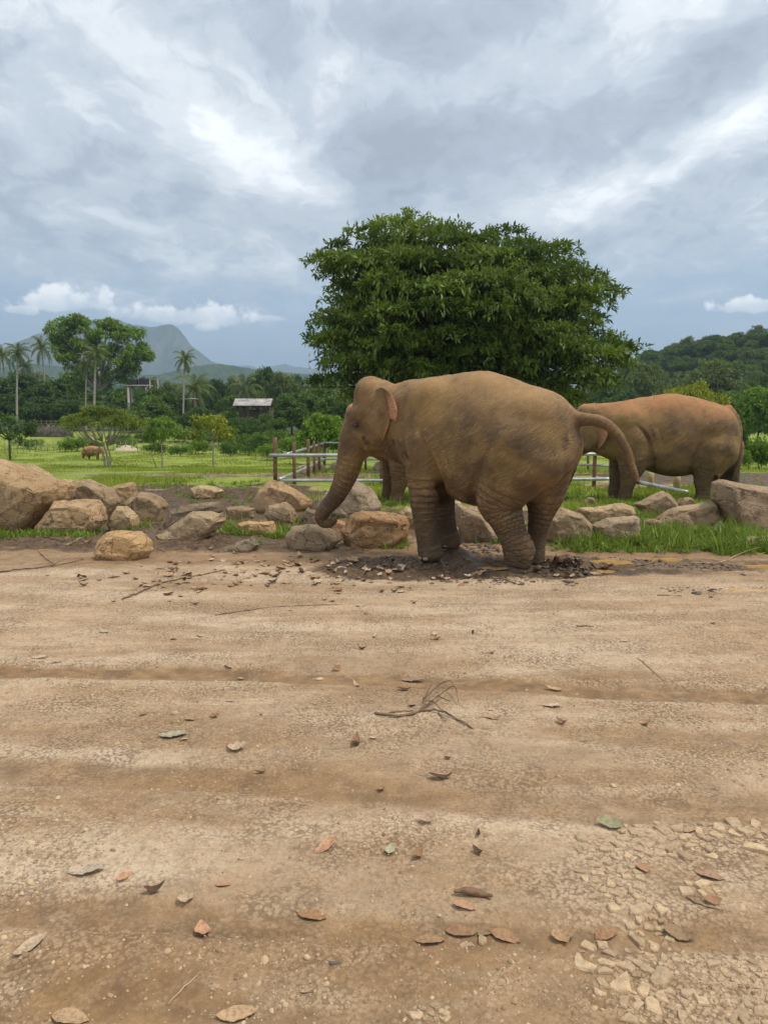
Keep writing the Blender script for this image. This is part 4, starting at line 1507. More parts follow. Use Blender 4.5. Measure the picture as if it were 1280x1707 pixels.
def palm_proto(seed, h, n_frond=20, fl=3.6, lean=0.5):
    rs = np.random.default_rng(seed)
    root = empty('coconut_palm')
    mb = MB()
    top = np.array([lean, 0.2, h])
    c = crom([(0, 0, -0.4), (lean * 0.25, 0.1, h * 0.45), top], 14)
    mb.tube(c, np.linspace(0.24, 0.16, 14), 8)
    obj('trunk', mb.mesh('trunk'), PALE_BARK, root)
    V, F, T, n = [], [], [], 0
    for i in range(n_frond):
        a = i * 2.399 + rs.normal(0, 0.2)
        el0 = R(80) - R(115) * (i / n_frond) + rs.normal(0, 0.1)
        L = fl * rs.uniform(0.85, 1.1)
        p, e = top.copy(), el0
        spine = [p.copy()]
        k = 14
        for j in range(k):
            p = p + np.array([math.cos(a) * math.cos(e), math.sin(a) * math.cos(e), math.sin(e)]) * L / k
            e -= R(7.5) * (0.6 + j / k)
            spine.append(p.copy())
        tone = 0.55 - 0.3 * (i / n_frond) + rs.normal(0, 0.12)
        for j in range(1, k + 1):
            t = unit(spine[j] - spine[j - 1])
            sd_ = unit(np.cross(t, [0, 0, 1]))
            ll = fl * 0.24 * math.sin(math.pi * min(0.98, (j / k) * 0.8 + 0.14))
            for q in range(2):
                bpt = spine[j - 1] + (spine[j] - spine[j - 1]) * (q * 0.5 + rs.uniform(0, .2))
                for sg in (-1, 1):
                    tip = bpt + (sd_ * sg * 0.75 + t * 0.5 + np.array([0, 0, -0.5])) * ll
                    V += [bpt - t * 0.06, bpt + t * 0.06, tip]
                    F.append((n, n + 1, n + 2))
                    T += [tone] * 3
                    n += 3
    me = mesh_arrays('fronds', np.array(V), np.array(F), smooth=False)
    add_attr(me, 'tone', np.array(T))
    obj('crown', me, FROND, root)
    root['w'] = 2 * fl * 0.8
    root['h'] = h + fl * 0.5
    return root


PALM_A = palm_proto(201, 13, 22, 3.4, 0.8)
PALM_B = palm_proto(202, 11, 20, 3.4, -1.2)
PALM_S = palm_proto(203, 5, 22, 4.2, 0.2)
PG = 'coconut palms above the forest edge'
for k, (pr, px, top, w, D, lab) in enumerate([
        (PALM_A, 22, 570, 44, 131, 'tall coconut palm with bare pale trunk at the edge of the dark woods'), (PALM_B, 8, 575, 40, 190, 'coconut palm close behind the bare trunked palm'),
        (PALM_B, 74, 560, 40, 190, 'leaning coconut palm between the bare trunked palm and the tall airy tree'), (PALM_A, 45, 598, 32, 230, 'small distant coconut palm below the mast hill'),
        (PALM_A, 152, 574, 50, 127, 'coconut palm in front of the tall airy tree'), (PALM_B, 139, 590, 34, 129, 'thin coconut palm half hidden in the tall airy tree'),
        (PALM_A, 302, 583, 40, 124, 'slender coconut palm standing alone above the green hollow by the water tanks'), (PALM_S, 322, 620, 66, 140, 'bushy drooping palm at the foot of the slender palm'),
        (PALM_S, 405, 620, 60, 150, 'bushy drooping palm behind the tin roofed shed'), (PALM_S, 222, 648, 26, 152, 'small palm beside the water tank stand'),
        (PALM_S, 1092, 632, 40, 170, 'palm in the woods at the foot of the hill, beside the great tree'), (PALM_A, 1140, 618, 34, 190, 'slender palm in the woods behind the yellow tree')]):
    put_tree(pr, px, top, w, D, lab, None, 'palm')

# ---- the wooded edge of the field
EDGE = 'trees along the far edge of the field'
rs_ = np.random.default_rng(900)
L_D, L_M, L_P = 'dark green tree in the wood beyond the field', 'mid green tree in the wood beyond the field', 'pale green tree in the wood beyond the field'
rows = [  # proto, px, top, width, D
    (T_DARK, 40, 616, 130, 150, L_D), (T_DARK, 100, 622, 110, 148, L_D), (T_DARK, -20, 625, 120, 150, L_D), (T_DARK, 70, 655, 90, 138, L_D), (T_DARK, 15, 650, 90, 136, L_D), (T_DARK, 120, 660, 80, 136, L_D),
    (T_DARK, 165, 662, 80, 140, L_D), (T_MID, 205, 648, 70, 160, L_M), (T_MID, 265, 640, 84, 140, L_M), (T_ROUND, 250, 662, 80, 130, L_M), (T_DARK, 290, 655, 60, 135, L_D),
    (T_DARK, 358, 622, 54, 165, L_D), (T_DARK, 340, 640, 56, 155, L_D), (T_MID, 385, 655, 60, 150, L_M), (T_DARK, 448, 600, 66, 170, L_D), (T_PALE, 470, 616, 74, 150, L_P), (T_PALE, 430, 645, 60, 160, L_P),
    (T_MID, 520, 640, 96, 130, L_M), (T_ROUND, 490, 660, 80, 118, L_M), (T_MID, 560, 655, 80, 120, L_M), (T_PALE, 545, 625, 90, 180, L_P), (T_MID, 590, 645, 90, 150, L_M), (T_DARK, 330, 672, 60, 120, L_D),
    (T_ROUND, 375, 688, 60, 116, L_M), (T_DARK, 425, 682, 60, 118, L_D), (T_MID, 410, 700, 46, 108, L_M), (T_PALE, 250, 625, 60, 230, L_P), (T_PALE, 290, 632, 60, 220, L_P), (T_MID, 340, 626, 60, 240, L_M),
    (T_PALE, 390, 624, 60, 250, L_P), (T_MID, 25, 610, 60, 240, L_M), (T_PALE, 60, 612, 60, 250, L_P), (T_PALE, 110, 614, 60, 240, L_P), (T_MID, 215, 634, 50, 210, L_M), (T_DARK, 500, 615, 50, 230, L_D)]
for px in range(620, 1040, 42):
    rows.append(((T_MID, T_DARK, T_PALE)[px % 3], px, 640 + rs_.uniform(-15, 25), 80, 150 + rs_.uniform(-15, 25), (L_M, L_D, L_P)[px % 3]))
for pr, px, top, w, D, lab in rows:
    put_tree(pr, px + rs_.uniform(-4, 4), top, w * rs_.uniform(0.95, 1.15), D + rs_.uniform(-4, 4), lab, EDGE)

# ---- the wooded hill on the right
HG = 'trees covering the hill'
pts = []
for i in range(6000):
    y = rs_.uniform(150, 345)
    x = rs_.uniform(0.27, 0.60) * y
    sp = 5.0 + y * 0.012
    if all((x - a) ** 2 + (y - b) ** 2 > sp * sp for a, b in pts):
        pts.append((x, y))
    if len(pts) >= 285:
        break
hillz = gz_many([p[0] for p in pts], [p[1] for p in pts])
for (x, y), z in zip(pts, hillz):
    q = rs_.uniform()
    pr, lab = ((T_DARK, 'dark green tree on the wooded hillside') if q < 0.28 else (T_MID, 'mid green tree on the wooded hillside') if q < 0.56 else (T_PALE, 'pale olive tree on the wooded hillside') if q < 0.80
               else (T_ROUND, 'mid green tree on the wooded hillside') if q < 0.95 else (PALM_S, 'palm on the wooded hillside'))
    o = copy_tree(pr)
    s = rs_.uniform(0.62, 1.05)
    o.location = (x, y, z)
    o.scale = (s, s, s * rs_.uniform(0.8, 1.1))
    o.rotation_euler = (0, 0, rs_.uniform(0, 6.28))
    tag(o, lab, 'palm' if pr is PALM_S else 'tree', HG)

# ---- nearer trees on the right
put_tree(T_YEL, 1150, 638, 120, 62, 'spreading yellow green tree behind the red backed elephant')
put_tree(T_LIME, 1268, 640, 96, 85, 'bright green tree behind the light green bushes at the muddy field edge')
put_tree(T_ROUND, 1225, 655, 90, 110, 'rounded green tree between the yellow tree and the bright green tree')
put_tree(T_PALE, 1195, 588, 110, 150, 'big olive tree at the foot of the wooded hill')
put_tree(T_PALE, 1075, 592, 80, 150, 'pale tree at the hill foot beside the great tree')
put_tree(T_DARK, 1050, 640, 70, 120, 'dark tree between the great tree and the wooded hill')
put_tree(T_DARK, 1300, 600, 90, 130, 'dark tree behind the bright green tree')
put_tree(T_SAPD, 1222, 690, 46, 40, 'small thin tree growing beside leaning stakes at the field edge')
for px, py, w in ((1250, 730, 70), (1270, 742, 60), (1235, 748, 40), (1290, 735, 60)):
    put_tree(BUSH, px, py, w, 42 + rs_.uniform(-3, 3), 'light green bush in the clump at the muddy field edge beside the stakes', 'bushes beside the stakes', 'bush')
# ---- small trees and bushes in the field
put_tree(T_SAPD, 14, 684, 100, 70, 'small dark tree with a crooked stem in the grass field')
put_tree(T_SAP, 268, 690, 66, 56, 'light green sapling on a pale stem with a leaning prop')
put_tree(T_SAPY, 354, 690, 84, 58, 'sapling with yellow green leaves in the grass field')
put_tree(T_LIME, 540, 686, 92, 62, 'rounded green tree behind the pipe corral')
put_tree(T_SAPD, 418, 692, 70, 92, 'dense dark small tree beyond the yellow leaved sapling')
put_tree(T_DARK, 398, 690, 50, 107, 'dark leafy tree in front of the tin roofed shed, at its near corner')
put_tree(T_MID, 452, 684, 56, 106, 'mid green tree beside the tin roofed shed')
FB = 'bushes along the bank at the field edge'
for px, py, w, D in ((128, 728, 44, 92), (108, 735, 30, 90), (160, 735, 26, 95), (300, 742, 44, 80), (258, 738, 40, 86), (400, 725, 44, 84), (435, 722, 50, 80), (460, 718, 44, 86), (480, 728, 44, 74), (505, 726, 50, 78),
                     (385, 736, 40, 76), (330, 735, 40, 86), (215, 730, 36, 100), (60, 732, 36, 100), (30, 730, 36, 102), (196, 724, 44, 112), (240, 722, 46, 112), (290, 718, 46, 112), (330, 715, 50, 110), (365, 716, 46, 108),
                     (445, 740, 40, 70), (520, 738, 36, 70), (555, 722, 50, 82), (590, 725, 50, 80), (620, 728, 50, 78)):
    put_tree(BUSH if rs_.uniform() < 0.65 else BUSHD, px, py, w, D, 'leafy bush on the green bank beyond the grass field', FB, 'bush')


# ---- grass
GRASS = leaf_material('grass_blade', (0.175, 0.225, 0.026), (0.40, 0.445, 0.062), 0.3, 0.6, 0.0)
VERGE = leaf_material('verge_blade', (0.075, 0.13, 0.016), (0.30, 0.395, 0.06), 0.3, 0.5, 0.0)


def blades(name, x, y, z, h, w, mat, rs, seg=1, bend=0.5):
    n = len(x)
    a = rs.uniform(0, 6.28, n)
    tilt = np.abs(rs.normal(0, 1, n)) * bend
    dirv_ = np.stack([np.cos(a) * tilt, np.sin(a) * tilt, np.ones(n)], 1)
    dirv_ = unit(dirv_)
    b = rs.uniform(0, 6.28, n)
    side = np.stack([np.cos(b), np.sin(b), np.zeros(n)], 1) * w[:, None] / 2
    base = np.stack([x, y, z - 0.02], 1)
    tone = np.clip(rs.normal(0.5, 0.22, n), 0, 1)
    if seg == 1:
        V = np.stack([base - side, base + side, base + dirv_ * h[:, None]], 1).reshape(-1, 3)
        F = np.arange(3 * n).reshape(-1, 3)
        per = 3
        fl = F
    else:
        m1 = base + dirv_ * h[:, None] * 0.55
        tip = base + dirv_ * h[:, None] + np.stack([np.cos(a), np.sin(a), -0.5 * np.ones(n)], 1) * (h * 0.35 * tilt)[:, None]
        V = np.stack([base - side * 0.7, base + side * 0.7, m1 - side, m1 + side, tip], 1).reshape(-1, 3)
        k = np.arange(n)[:, None] * 5
        per = 5
        fl = [k + np.array([0, 1, 3, 2]), k + np.array([2, 3, 4])]
    me = mesh_arrays(name, V, fl, smooth=False)
    add_attr(me, 'tone', np.repeat(tone, per))
    return me


rs = np.random.default_rng(5)
N = 330000
y = 11.5 * (112 / 11.5) ** rs.uniform(0, 1, N)
x = rs.uniform(-0.62, 0.62, N) * y
mk = terrain_masks(x, y)
nz = fbm(np.stack([x * 0.5, y * 0.35], 1), 71, 3)
keep = rs.uniform(0, 1, N) < mk[2] * sstep(nz, 0.25, 0.6)
x, y, nz = x[keep], y[keep], nz[keep]
z = terrain_h(x, y, tuple(a[keep] for a in mk))
hh = rs.uniform(0.05, 0.13, len(x)) * (0.5 + 1.3 * sstep(nz, 0.4, 0.75)) * (1 + 0.6 * sstep(y, 60, 90))
o = obj('field_grass', blades('field_grass', x, y, z, hh, 0.010 + 0.0011 * y, GRASS, rs, 1, 0.6), GRASS)
tag(o, 'bright green grass growing over the open field', 'grass', kind='stuff')

REG = [  # px centre, py, half width px, half depth py, blades, height
    (1130, 908, 150, 15, 6200, 0.25), (1000, 910, 60, 12, 2000, 0.20), (930, 905, 30, 12, 1000, 0.18), (1235, 912, 70, 14, 2600, 0.24), (1040, 872, 70, 9, 1600, 0.14), (1100, 862, 50, 8, 1200, 0.16), (990, 866, 40, 8, 900, 0.12),
    (650, 907, 26, 8, 1500, 0.13), (612, 908, 20, 8, 500, 0.09), (440, 892, 36, 8, 1500, 0.13), (390, 893, 28, 8, 900, 0.13), (420, 912, 14, 4, 250, 0.06), (110, 895, 50, 6, 1700, 0.11), (20, 897, 50, 6, 1500, 0.12), (225, 885, 24, 5, 500, 0.09),
    (700, 838, 60, 8, 1400, 0.15), (640, 836, 60, 8, 1200, 0.13), (960, 830, 60, 8, 1500, 0.14), (1080, 838, 40, 6, 700, 0.13), (1020, 846, 40, 5, 700, 0.14), (820, 900, 30, 8, 500, 0.10), (760, 880, 40, 10, 500, 0.10),
    (300, 815, 60, 6, 900, 0.14), (250, 800, 80, 5, 1000, 0.15), (400, 812, 60, 6, 1000, 0.14), (450, 806, 40, 5, 500, 0.14), (330, 828, 40, 5, 500, 0.12), (210, 868, 14, 4, 200, 0.10), (300, 905, 40, 4, 250, 0.07),
    (380, 838, 50, 8, 700, 0.10), (480, 872, 40, 6, 500, 0.10), (850, 880, 30, 10, 400, 0.12)]
xs, ys, hs = [], [], []
for cx_, cy_, hw_, hd_, n_, h_ in REG:
    c0, c1 = on_ground(cx_, cy_ - hd_), on_ground(cx_, cy_ + hd_)
    yc, yr = (c0[1] + c1[1]) / 2, abs(c0[1] - c1[1]) / 2
    xw = hw_ * yc / 1280
    xc = (cx_ - 640) / 1280 * yc
    # tufts
    nt = max(4, n_ // 34)
    tx = xc + rs.uniform(-1, 1, nt) * xw
    ty = yc + rs.uniform(-1, 1, nt) * yr
    k = rs.integers(0, nt, n_)
    xs.append(tx[k] + rs.normal(0, 0.045, n_))
    ys.append(ty[k] + rs.normal(0, 0.045, n_))
    hs.append(h_ * rs.uniform(0.35, 1.3, n_) * rs.uniform(0.35, 1.35, nt)[k])
x, y, hh = np.concatenate(xs), np.concatenate(ys), np.concatenate(hs)
o = obj('verge_grass', blades('verge_grass', x, y, gz_many(x, y), hh, rs.uniform(0.008, 0.022, len(x)), VERGE, rs, 2, 0.95), VERGE)
tag(o, 'lush green grass and weeds growing between the rocks', 'grass', kind='stuff')
# ------------------------------------------------------------------ elephants
def skin_material(name, dust):
    m, g, out = material(name)
    o = g.obj()
    al = g.attr('along')
    rw = g.attr('ring')
    pg = g.attr('pigment', 'Color')
    # fine wrinkles: stretched noise, running round limbs and slantwise over the flanks
    warp = g.v('SCALE', g.v('SUBTRACT', g.noise(o, 3.0, 3, 0.5, col=True), (0.5, 0.5, 0.5)), scale=0.13)
    ow = g.v('ADD', o, warp)
    x, y, z = g.sep(ow)
    a = g.m('ADD', g.m('MULTIPLY', x, 0.62), g.m('MULTIPLY', z, -0.78))
    b = g.m('ADD', g.m('MULTIPLY', x, 0.78), g.m('MULTIPLY', z, 0.62))
    flank = g.noise(g.comb(g.m('MULTIPLY', b, 6.0), g.m('MULTIPLY', y, 6.0), g.m('MULTIPLY', a, 58.0)), 1.0, 3, 0.55)
    flank2 = g.noise(g.comb(g.m('MULTIPLY', b, 44.0), g.m('MULTIPLY', y, 12.0), g.m('MULTIPLY', a, 12.0)), 1.0, 3, 0.55)
    ringn = g.noise(g.v('ADD', g.comb(0.0, 0.0, g.m('MULTIPLY', al, 75.0)), g.v('SCALE', o, scale=7.0)), 1.0, 3, 0.55)
    crk = g.voro(ow, 55.0, 'DISTANCE_TO_EDGE')
    crk = g.ramp(crk, 0.0, 0.12)
    fine = g.noise(o, 120.0, 3, 0.6)
    sharp = lambda n: g.ramp(g.m('ABSOLUTE', g.m('SUBTRACT', n, 0.5)), 0.0, 0.13)
    h = g.mix(rw, g.m('ADD', g.m('MULTIPLY', sharp(flank), 0.85), g.m('MULTIPLY', sharp(flank2), 0.18)), g.m('MULTIPLY', sharp(ringn), 1.0))
    low_ = g.ramp(g.sep(o)[2], 1.95, 1.35, 0.35, 1.0)
    hs = g.m('ADD', g.m('ADD', g.m('MULTIPLY', h, low_), g.m('MULTIPLY', crk, 0.12)), g.m('MULTIPLY', fine, 0.18))
    nrm = g.bump(hs, 0.9, 0.013)
    blot = g.noise(o, 2.4, 5, 0.6)
    blot2 = g.noise(o, 5.0, 5, 0.6)
    c = g.mix(g.ramp(blot, 0.35, 0.68), (0.162, 0.104, 0.052), (0.29, 0.181, 0.082))
    c = g.mix(g.m('MULTIPLY', g.ramp(blot2, 0.45, 0.7), 0.4), c, (0.36, 0.235, 0.10))
    c = g.mix(g.m('MULTIPLY', g.m('MULTIPLY', g.ramp(h, 0.75, 0.1), low_), 0.32), c, (0.080, 0.052, 0.030))
    # greyer and darker towards the feet, golden blotches higher up
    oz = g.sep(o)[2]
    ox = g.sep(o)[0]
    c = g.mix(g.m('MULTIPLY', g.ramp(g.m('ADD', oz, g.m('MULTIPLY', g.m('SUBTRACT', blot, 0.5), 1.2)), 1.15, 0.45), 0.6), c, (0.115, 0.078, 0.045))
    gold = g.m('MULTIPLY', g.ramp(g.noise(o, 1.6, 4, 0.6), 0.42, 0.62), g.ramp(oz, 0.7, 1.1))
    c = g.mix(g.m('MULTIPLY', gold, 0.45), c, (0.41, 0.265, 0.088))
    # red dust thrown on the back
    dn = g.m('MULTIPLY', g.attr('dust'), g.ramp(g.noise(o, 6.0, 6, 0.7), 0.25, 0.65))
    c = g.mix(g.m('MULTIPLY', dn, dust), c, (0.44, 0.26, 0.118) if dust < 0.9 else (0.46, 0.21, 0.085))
    c = g.mix(g.attr('mud'), c, (0.10, 0.068, 0.042))
    pa = g.attr('pink')
    sp = g.ramp(g.noise(o, 60.0, 3, 0.7), 0.42, 0.56)
    c = g.mix(g.m('MULTIPLY', pa, g.m('ADD', g.m('MULTIPLY', sp, 0.7), 0.25)), c, (0.68, 0.33, 0.19))
    c = g.mix(g.attr('dark'), c, (0.035, 0.024, 0.018))
    c = g.mix(1.0, c, g.n('ShaderNodeObjectInfo').outputs['Color'], 'MULTIPLY')
    finish(g, out, c, 0.78, nrm, 0.32)
    return m


class Eleph:
    def __init__(s, base, theta, lo, hi, h):
        s.B = np.asarray(base, float)
        s.th = R(theta)
        s.S = Sculpt(lo, hi, h)
        s.limbs = []

    def frame(s, th):
        return np.array([math.cos(th), -math.sin(th), 0]), np.array([math.sin(th), math.cos(th), 0])

    def P(s, px, py, Y=0.0, th=None, org=None):
        """pixel -> point (relative to the base) on the plane parallel to the animal's midplane, Y metres beyond it"""
        th = s.th if th is None else R(th)
        _, n = s.frame(th)
        d = ray(px, py)
        o = s.B if org is None else s.B + org
        t = ((o - np.array([0, 0, CAM_H])) @ n + Y) / (d @ n)
        return np.array([d[0] * t, d[1] * t, CAM_H + d[2] * t]) - s.B

    def pp(s, rows, Y=0.0, th=None, org=None):
        """rows px, py, radius in px[, dY] -> centre and radius in metres"""
        out = []
        for r in rows:
            p = s.P(r[0], r[1], Y + (r[3] if len(r) > 3 else 0), th, org)
            dist = (p + s.B)[1]
            out.append([*p, r[2] * dist / 1280.0])
        return np.array(out)

    def limb(s, rows, Y=0.0, th=None, org=None, k=0.08, n=18, ring=1.0):
        c = s.pp(rows, Y, th, org)
        s.S.chain(c, k, n)
        s.limbs.append((crom(c, n), ring))
        return c

    def crease(s, rows, Y, th=None, org=None, k=0.03):
        s.S.chain(s.pp(rows, Y, th, org), k, 14, carve=True)

    def surf(s, px, py):
        """first point of the sculpted surface along the ray through a pixel"""
        d = ray(px, py)
        d = d / np.linalg.norm(d)
        o = np.array([0, 0, CAM_H]) - s.B
        t = np.linspace(np.linalg.norm(o) - 2.6, np.linalg.norm(o) + 2.6, 1400)
        P = o + t[:, None] * d
        I = np.round((P - s.S.lo) / s.S.h).astype(int)
        ok = ((I >= 0) & (I < np.array(s.S.shape))).all(1)
        I = I[ok]
        v = s.S.D[I[:, 0], I[:, 1], I[:, 2]]
        j = np.where(v < 0)[0]
        return P[ok][j[0] if len(j) else int(np.argmin(v))]

    def fold(s, rows, k=0.03):
        """groove pressed in the surface along a line of pixels: px, py, depth in px"""
        C = crom(np.array(rows, float), 22)
        pts = []
        for a, b, r in C:
            p = s.surf(a, b)
            pts.append([*p, r * (p + s.B)[1] / 1280.0])
        pts = np.array(pts)
        sm = pts.copy()
        for _ in range(2):
            sm[1:-1, :3] = (sm[:-2, :3] + 2 * sm[1:-1, :3] + sm[2:, :3]) / 4
        ctr, rad = sm[:, :3].astype(np.float32), np.maximum(sm[:, 3], 0.002).astype(np.float32)
        m = k + 2 * s.S.h
        sl = s.S.box((ctr - rad[:, None]).min(0) - m, (ctr + rad[:, None]).max(0) + m)
        s.S.carve(sl, s.S.chain_d(s.S.pts(sl), ctr, rad), k)

    def loft(s, st, k=0.05, n_up=2.0, n_dn=2.3):
        """stations X, top, bottom, half width in the body frame"""
        st = np.asarray(st, float)
        ex, ey = s.frame(s.th)
        L = st[:, 0]
        C = crom(st, 90)
        X = C[:, 0]
        ex32, ey32 = ex.astype(np.float32), ey.astype(np.float32)
        P = s.S.pts((slice(None),) * 3)
        x = P @ ex32
        y = P @ ey32
        z = P[..., 2]
        xc = np.clip(x, X[0], X[-1])
        top = np.interp(xc, X, C[:, 1]).astype(np.float32)
        bot = np.interp(xc, X, C[:, 2]).astype(np.float32)
        hw = np.interp(xc, X, C[:, 3]).astype(np.float32)
        zm = bot + (top - bot) * 0.46
        up = z > zm
        hz = np.where(up, top - zm, zm - bot)
        a = np.abs(y) / hw
        b = np.abs(z - zm) / hz
        n = np.where(up, n_up, n_dn)
        r = (a ** n + b ** n) ** (1 / n)
        gr = np.sqrt((a / hw) ** 2 + (b / hz) ** 2) / np.maximum(np.sqrt(a * a + b * b), 1e-4)
        d = (r - 1) / np.maximum(gr, 1e-3)
        d = np.where(r < 0.3, -0.2, d)
        over = np.abs(x - xc)
        d = np.where(over > 0, np.sqrt(np.maximum(d, 0) ** 2 + over ** 2), d)
        s.S.blend((slice(None),) * 3, d.astype(np.float32), k)

    def done(s):
        s.V, s.F = s.S.mesh()
        return s.V

    def pick(s, px, py, tol=2.5):
        """nearest surface point seen at a pixel"""
        W = s.V + s.B
        fwd = np.array([0, math.cos(PITCH), -math.sin(PITCH)])
        up = np.array([0, math.sin(PITCH), math.cos(PITCH)])
        Q = W - np.array([0, 0, CAM_H])
        dep = Q @ fwd
        u = 640 + 1280 * Q[:, 0] / dep
        v = 853.5 - 1280 * (Q @ up) / dep
        dd = np.hypot(u - px, v - py)
        ok = dd < max(tol, dd.min() + 0.5)
        i = np.where(ok)[0]
        j = i[np.argmin(dep[i])]
        return s.V[j]

    def limb_coords(s):
        along = np.zeros(len(s.V))
        wsum = np.zeros(len(s.V)) + 1e-6
        ring = np.zeros(len(s.V))
        base = 0.0
        for C, rg in s.limbs:
            ctr, rad = C[:, :3], C[:, 3]
            seg = np.r_[0, np.cumsum(np.linalg.norm(np.diff(ctr, axis=0), axis=1))]
            best = np.full(len(s.V), 1e9)
            al = np.zeros(len(s.V))
            for i in range(len(ctr) - 1):
                ab = ctr[i + 1] - ctr[i]
                t = np.clip(((s.V - ctr[i]) @ ab) / (ab @ ab + 1e-12), 0, 1)
                d = np.linalg.norm(s.V - ctr[i] - t[:, None] * ab, axis=1) - (rad[i] + t * (rad[i + 1] - rad[i]))
                b = d < best
                best = np.where(b, d, best)
                al = np.where(b, seg[i] + t * (seg[i + 1] - seg[i]), al)
            w = np.exp(-np.clip(np.abs(best), 0, 1) / 0.03)
            along += w * (al + base)
            ring += w * rg * sstep(al / seg[-1], 0.16, 0.5)
            wsum += w
            base += 3.7
        return along / wsum, np.clip(sstep(ring, 0.05, 0.6), 0, 1)


def ear_sheet(rows, thick=0.016, n=26, m=14):
    """rows: for each v, points from the root line to the outer rim (list of 3-vectors) -> closed thin sheet"""
    G = np.array([crom(np.array(r), m) for r in rows])          # (v, m, 3)
    G = np.stack([crom(G[:, j], n) for j in range(m)], 1)        # (n, m, 3)
    du = np.gradient(G, axis=1)
    dv = np.gradient(G, axis=0)
    nn = np.cross(du, dv)
    nn /= np.linalg.norm(nn, axis=-1, keepdims=True) + 1e-9
    u = np.linspace(0, 1, m)[None, :, None]
    th = thick * (1.2 - 0.75 * u)
    A = (G + nn * th / 2).reshape(-1, 3)
    Bk = (G - nn * th / 2).reshape(-1, 3)
    V = np.vstack([A, Bk])
    i, j = np.meshgrid(np.arange(n - 1), np.arange(m - 1), indexing='ij')
    a = (i * m + j).ravel()
    q = np.stack([a, a + 1, a + m + 1, a + m], 1)
    N = n * m
    q2 = q[:, ::-1] + N
    rim = [k for k in range(m)] + [r * m + m - 1 for r in range(1, n)] + [(n - 1) * m + k for k in range(m - 2, -1, -1)] + [r * m for r in range(n - 2, 0, -1)]
    rim = np.array(rim)
    r2 = np.roll(rim, -1)
    qs = np.stack([rim, rim + N, r2 + N, r2], 1)
    uu = np.tile(np.linspace(0, 1, m), n)
    vv = np.repeat(np.linspace(0, 1, n), m)
    return V, np.vstack([q, q2, qs]), np.r_[uu, uu], np.r_[vv, vv]


def wrinkle_disp(V, F, amp, seed):
    """slanting skin folds as real relief"""
    me = mesh_arrays('tmp', V, F)
    nrm = np.empty(len(V) * 3, np.float32)
    me.vertex_normals.foreach_get('vector', nrm)
    nrm = nrm.reshape(-1, 3)
    bpy.data.meshes.remove(me)
    w = V + 0.06 * np.stack([fbm(V * 3, seed + i, 2) for i in range(3)], 1)
    a = 0.62 * w[:, 0] - 0.78 * w[:, 2]
    b = 0.78 * w[:, 0] + 0.62 * w[:, 2]
    n1 = vnoise(np.stack([a * 19, b * 2.6, w[:, 1] * 2.5], 1), seed)
    n2 = vnoise(np.stack([a * 38, b * 5, w[:, 1] * 4], 1), seed + 9)
    n3 = fbm(V * 5, seed + 20, 3)
    fold = -np.exp(-((n1 - 0.5) / 0.11) ** 2) - 0.6 * np.exp(-((n2 - 0.5) / 0.13) ** 2)
    return V + nrm * (amp * fold + 0.02 * (n3 - 0.5))[:, None], nrm


def finish_elephant(E, name, mat, label, ears=(), pink_ears=True, seed=1, amp=0.006, ground=0.0, mud_h=0.16, darks=(), pinks=()):
    V0 = E.V
    al, ring = E.limb_coords()
    V, nrm = wrinkle_disp(V0, E.F, amp, seed)
    n0 = len(V)
    F = [E.F]
    allV = [V]
    pink = [np.zeros(n0)]
    dark = [np.zeros(n0)]
    for dp, dr, da in darks:
        dark[0] = np.maximum(dark[0], da * np.exp(-((V - dp) ** 2).sum(1) / dr ** 2))
    for dp, dr, da in pinks:
        pink[0] = np.maximum(pink[0], da * np.exp(-((V - dp) ** 2).sum(1) / dr ** 2))
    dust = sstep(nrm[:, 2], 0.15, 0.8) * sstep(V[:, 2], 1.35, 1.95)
    for eV, eF, eu, ev, pk in ears:
        F.append(eF + sum(len(a) for a in allV))
        allV.append(eV)
        pink.append(pk)
        dark.append(np.zeros(len(eV)))
    V = np.vstack(allV)
    F = np.vstack(F)
    me = mesh_arrays('elephant_body', V, F)
    z0 = np.zeros(len(V) - n0)
    add_attr(me, 'along', np.r_[al, z0])
    add_attr(me, 'ring', np.r_[ring, z0])
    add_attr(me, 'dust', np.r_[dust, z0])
    add_attr(me, 'pink', np.concatenate(pink))
    add_attr(me, 'dark', np.concatenate(dark))
    mudn = fbm(V * 9, seed, 3)
    add_attr(me, 'mud', np.clip(1 - (V[:, 2] - ground - mud_h * (mudn - 0.3) * 2) / 0.10, 0, 1) * 0.85)
    root = empty(name, tuple(E.B))
    body = obj('body', me, mat, root)
    body.color = (0.90, 0.875, 0.87, 1)
    tag(root, label, 'elephant')
    return root, body


EYE = None


def add_eye(root, p, r, look):
    global EYE
    if EYE is None:
        EYE = simple_mat('eye_dark', (0.02, 0.012, 0.008), 0.12, 0.1, spec=0.6)
    bm = bmesh.new()
    bmesh.ops.create_uvsphere(bm, u_segments=14, v_segments=10, radius=r)
    me = bpy.data.meshes.new('eye')
    bm.to_mesh(me)
    bm.free()
    for p_ in me.polygons:
        p_.use_smooth = True
    return obj('eye', me, EYE, root, tuple(p))


def nail_mesh():
    bm = bmesh.new()
    bmesh.ops.create_uvsphere(bm, u_segments=10, v_segments=6, radius=1.0)
    for v in bm.verts:
        v.co = Vector((v.co.x * 0.035, v.co.y * 0.016, v.co.z * 0.042))
        if v.co.z < -0.02:
            v.co.z = -0.02
    me = bpy.data.meshes.new('toenail')
    bm.to_mesh(me)
    bm.free()
    for p_ in me.polygons:
        p_.use_smooth = True
    return me


NAIL = nail_mesh()
NAIL_MAT = simple_mat('toenail', (0.27, 0.19, 0.12), 0.6, 0.25, 20)


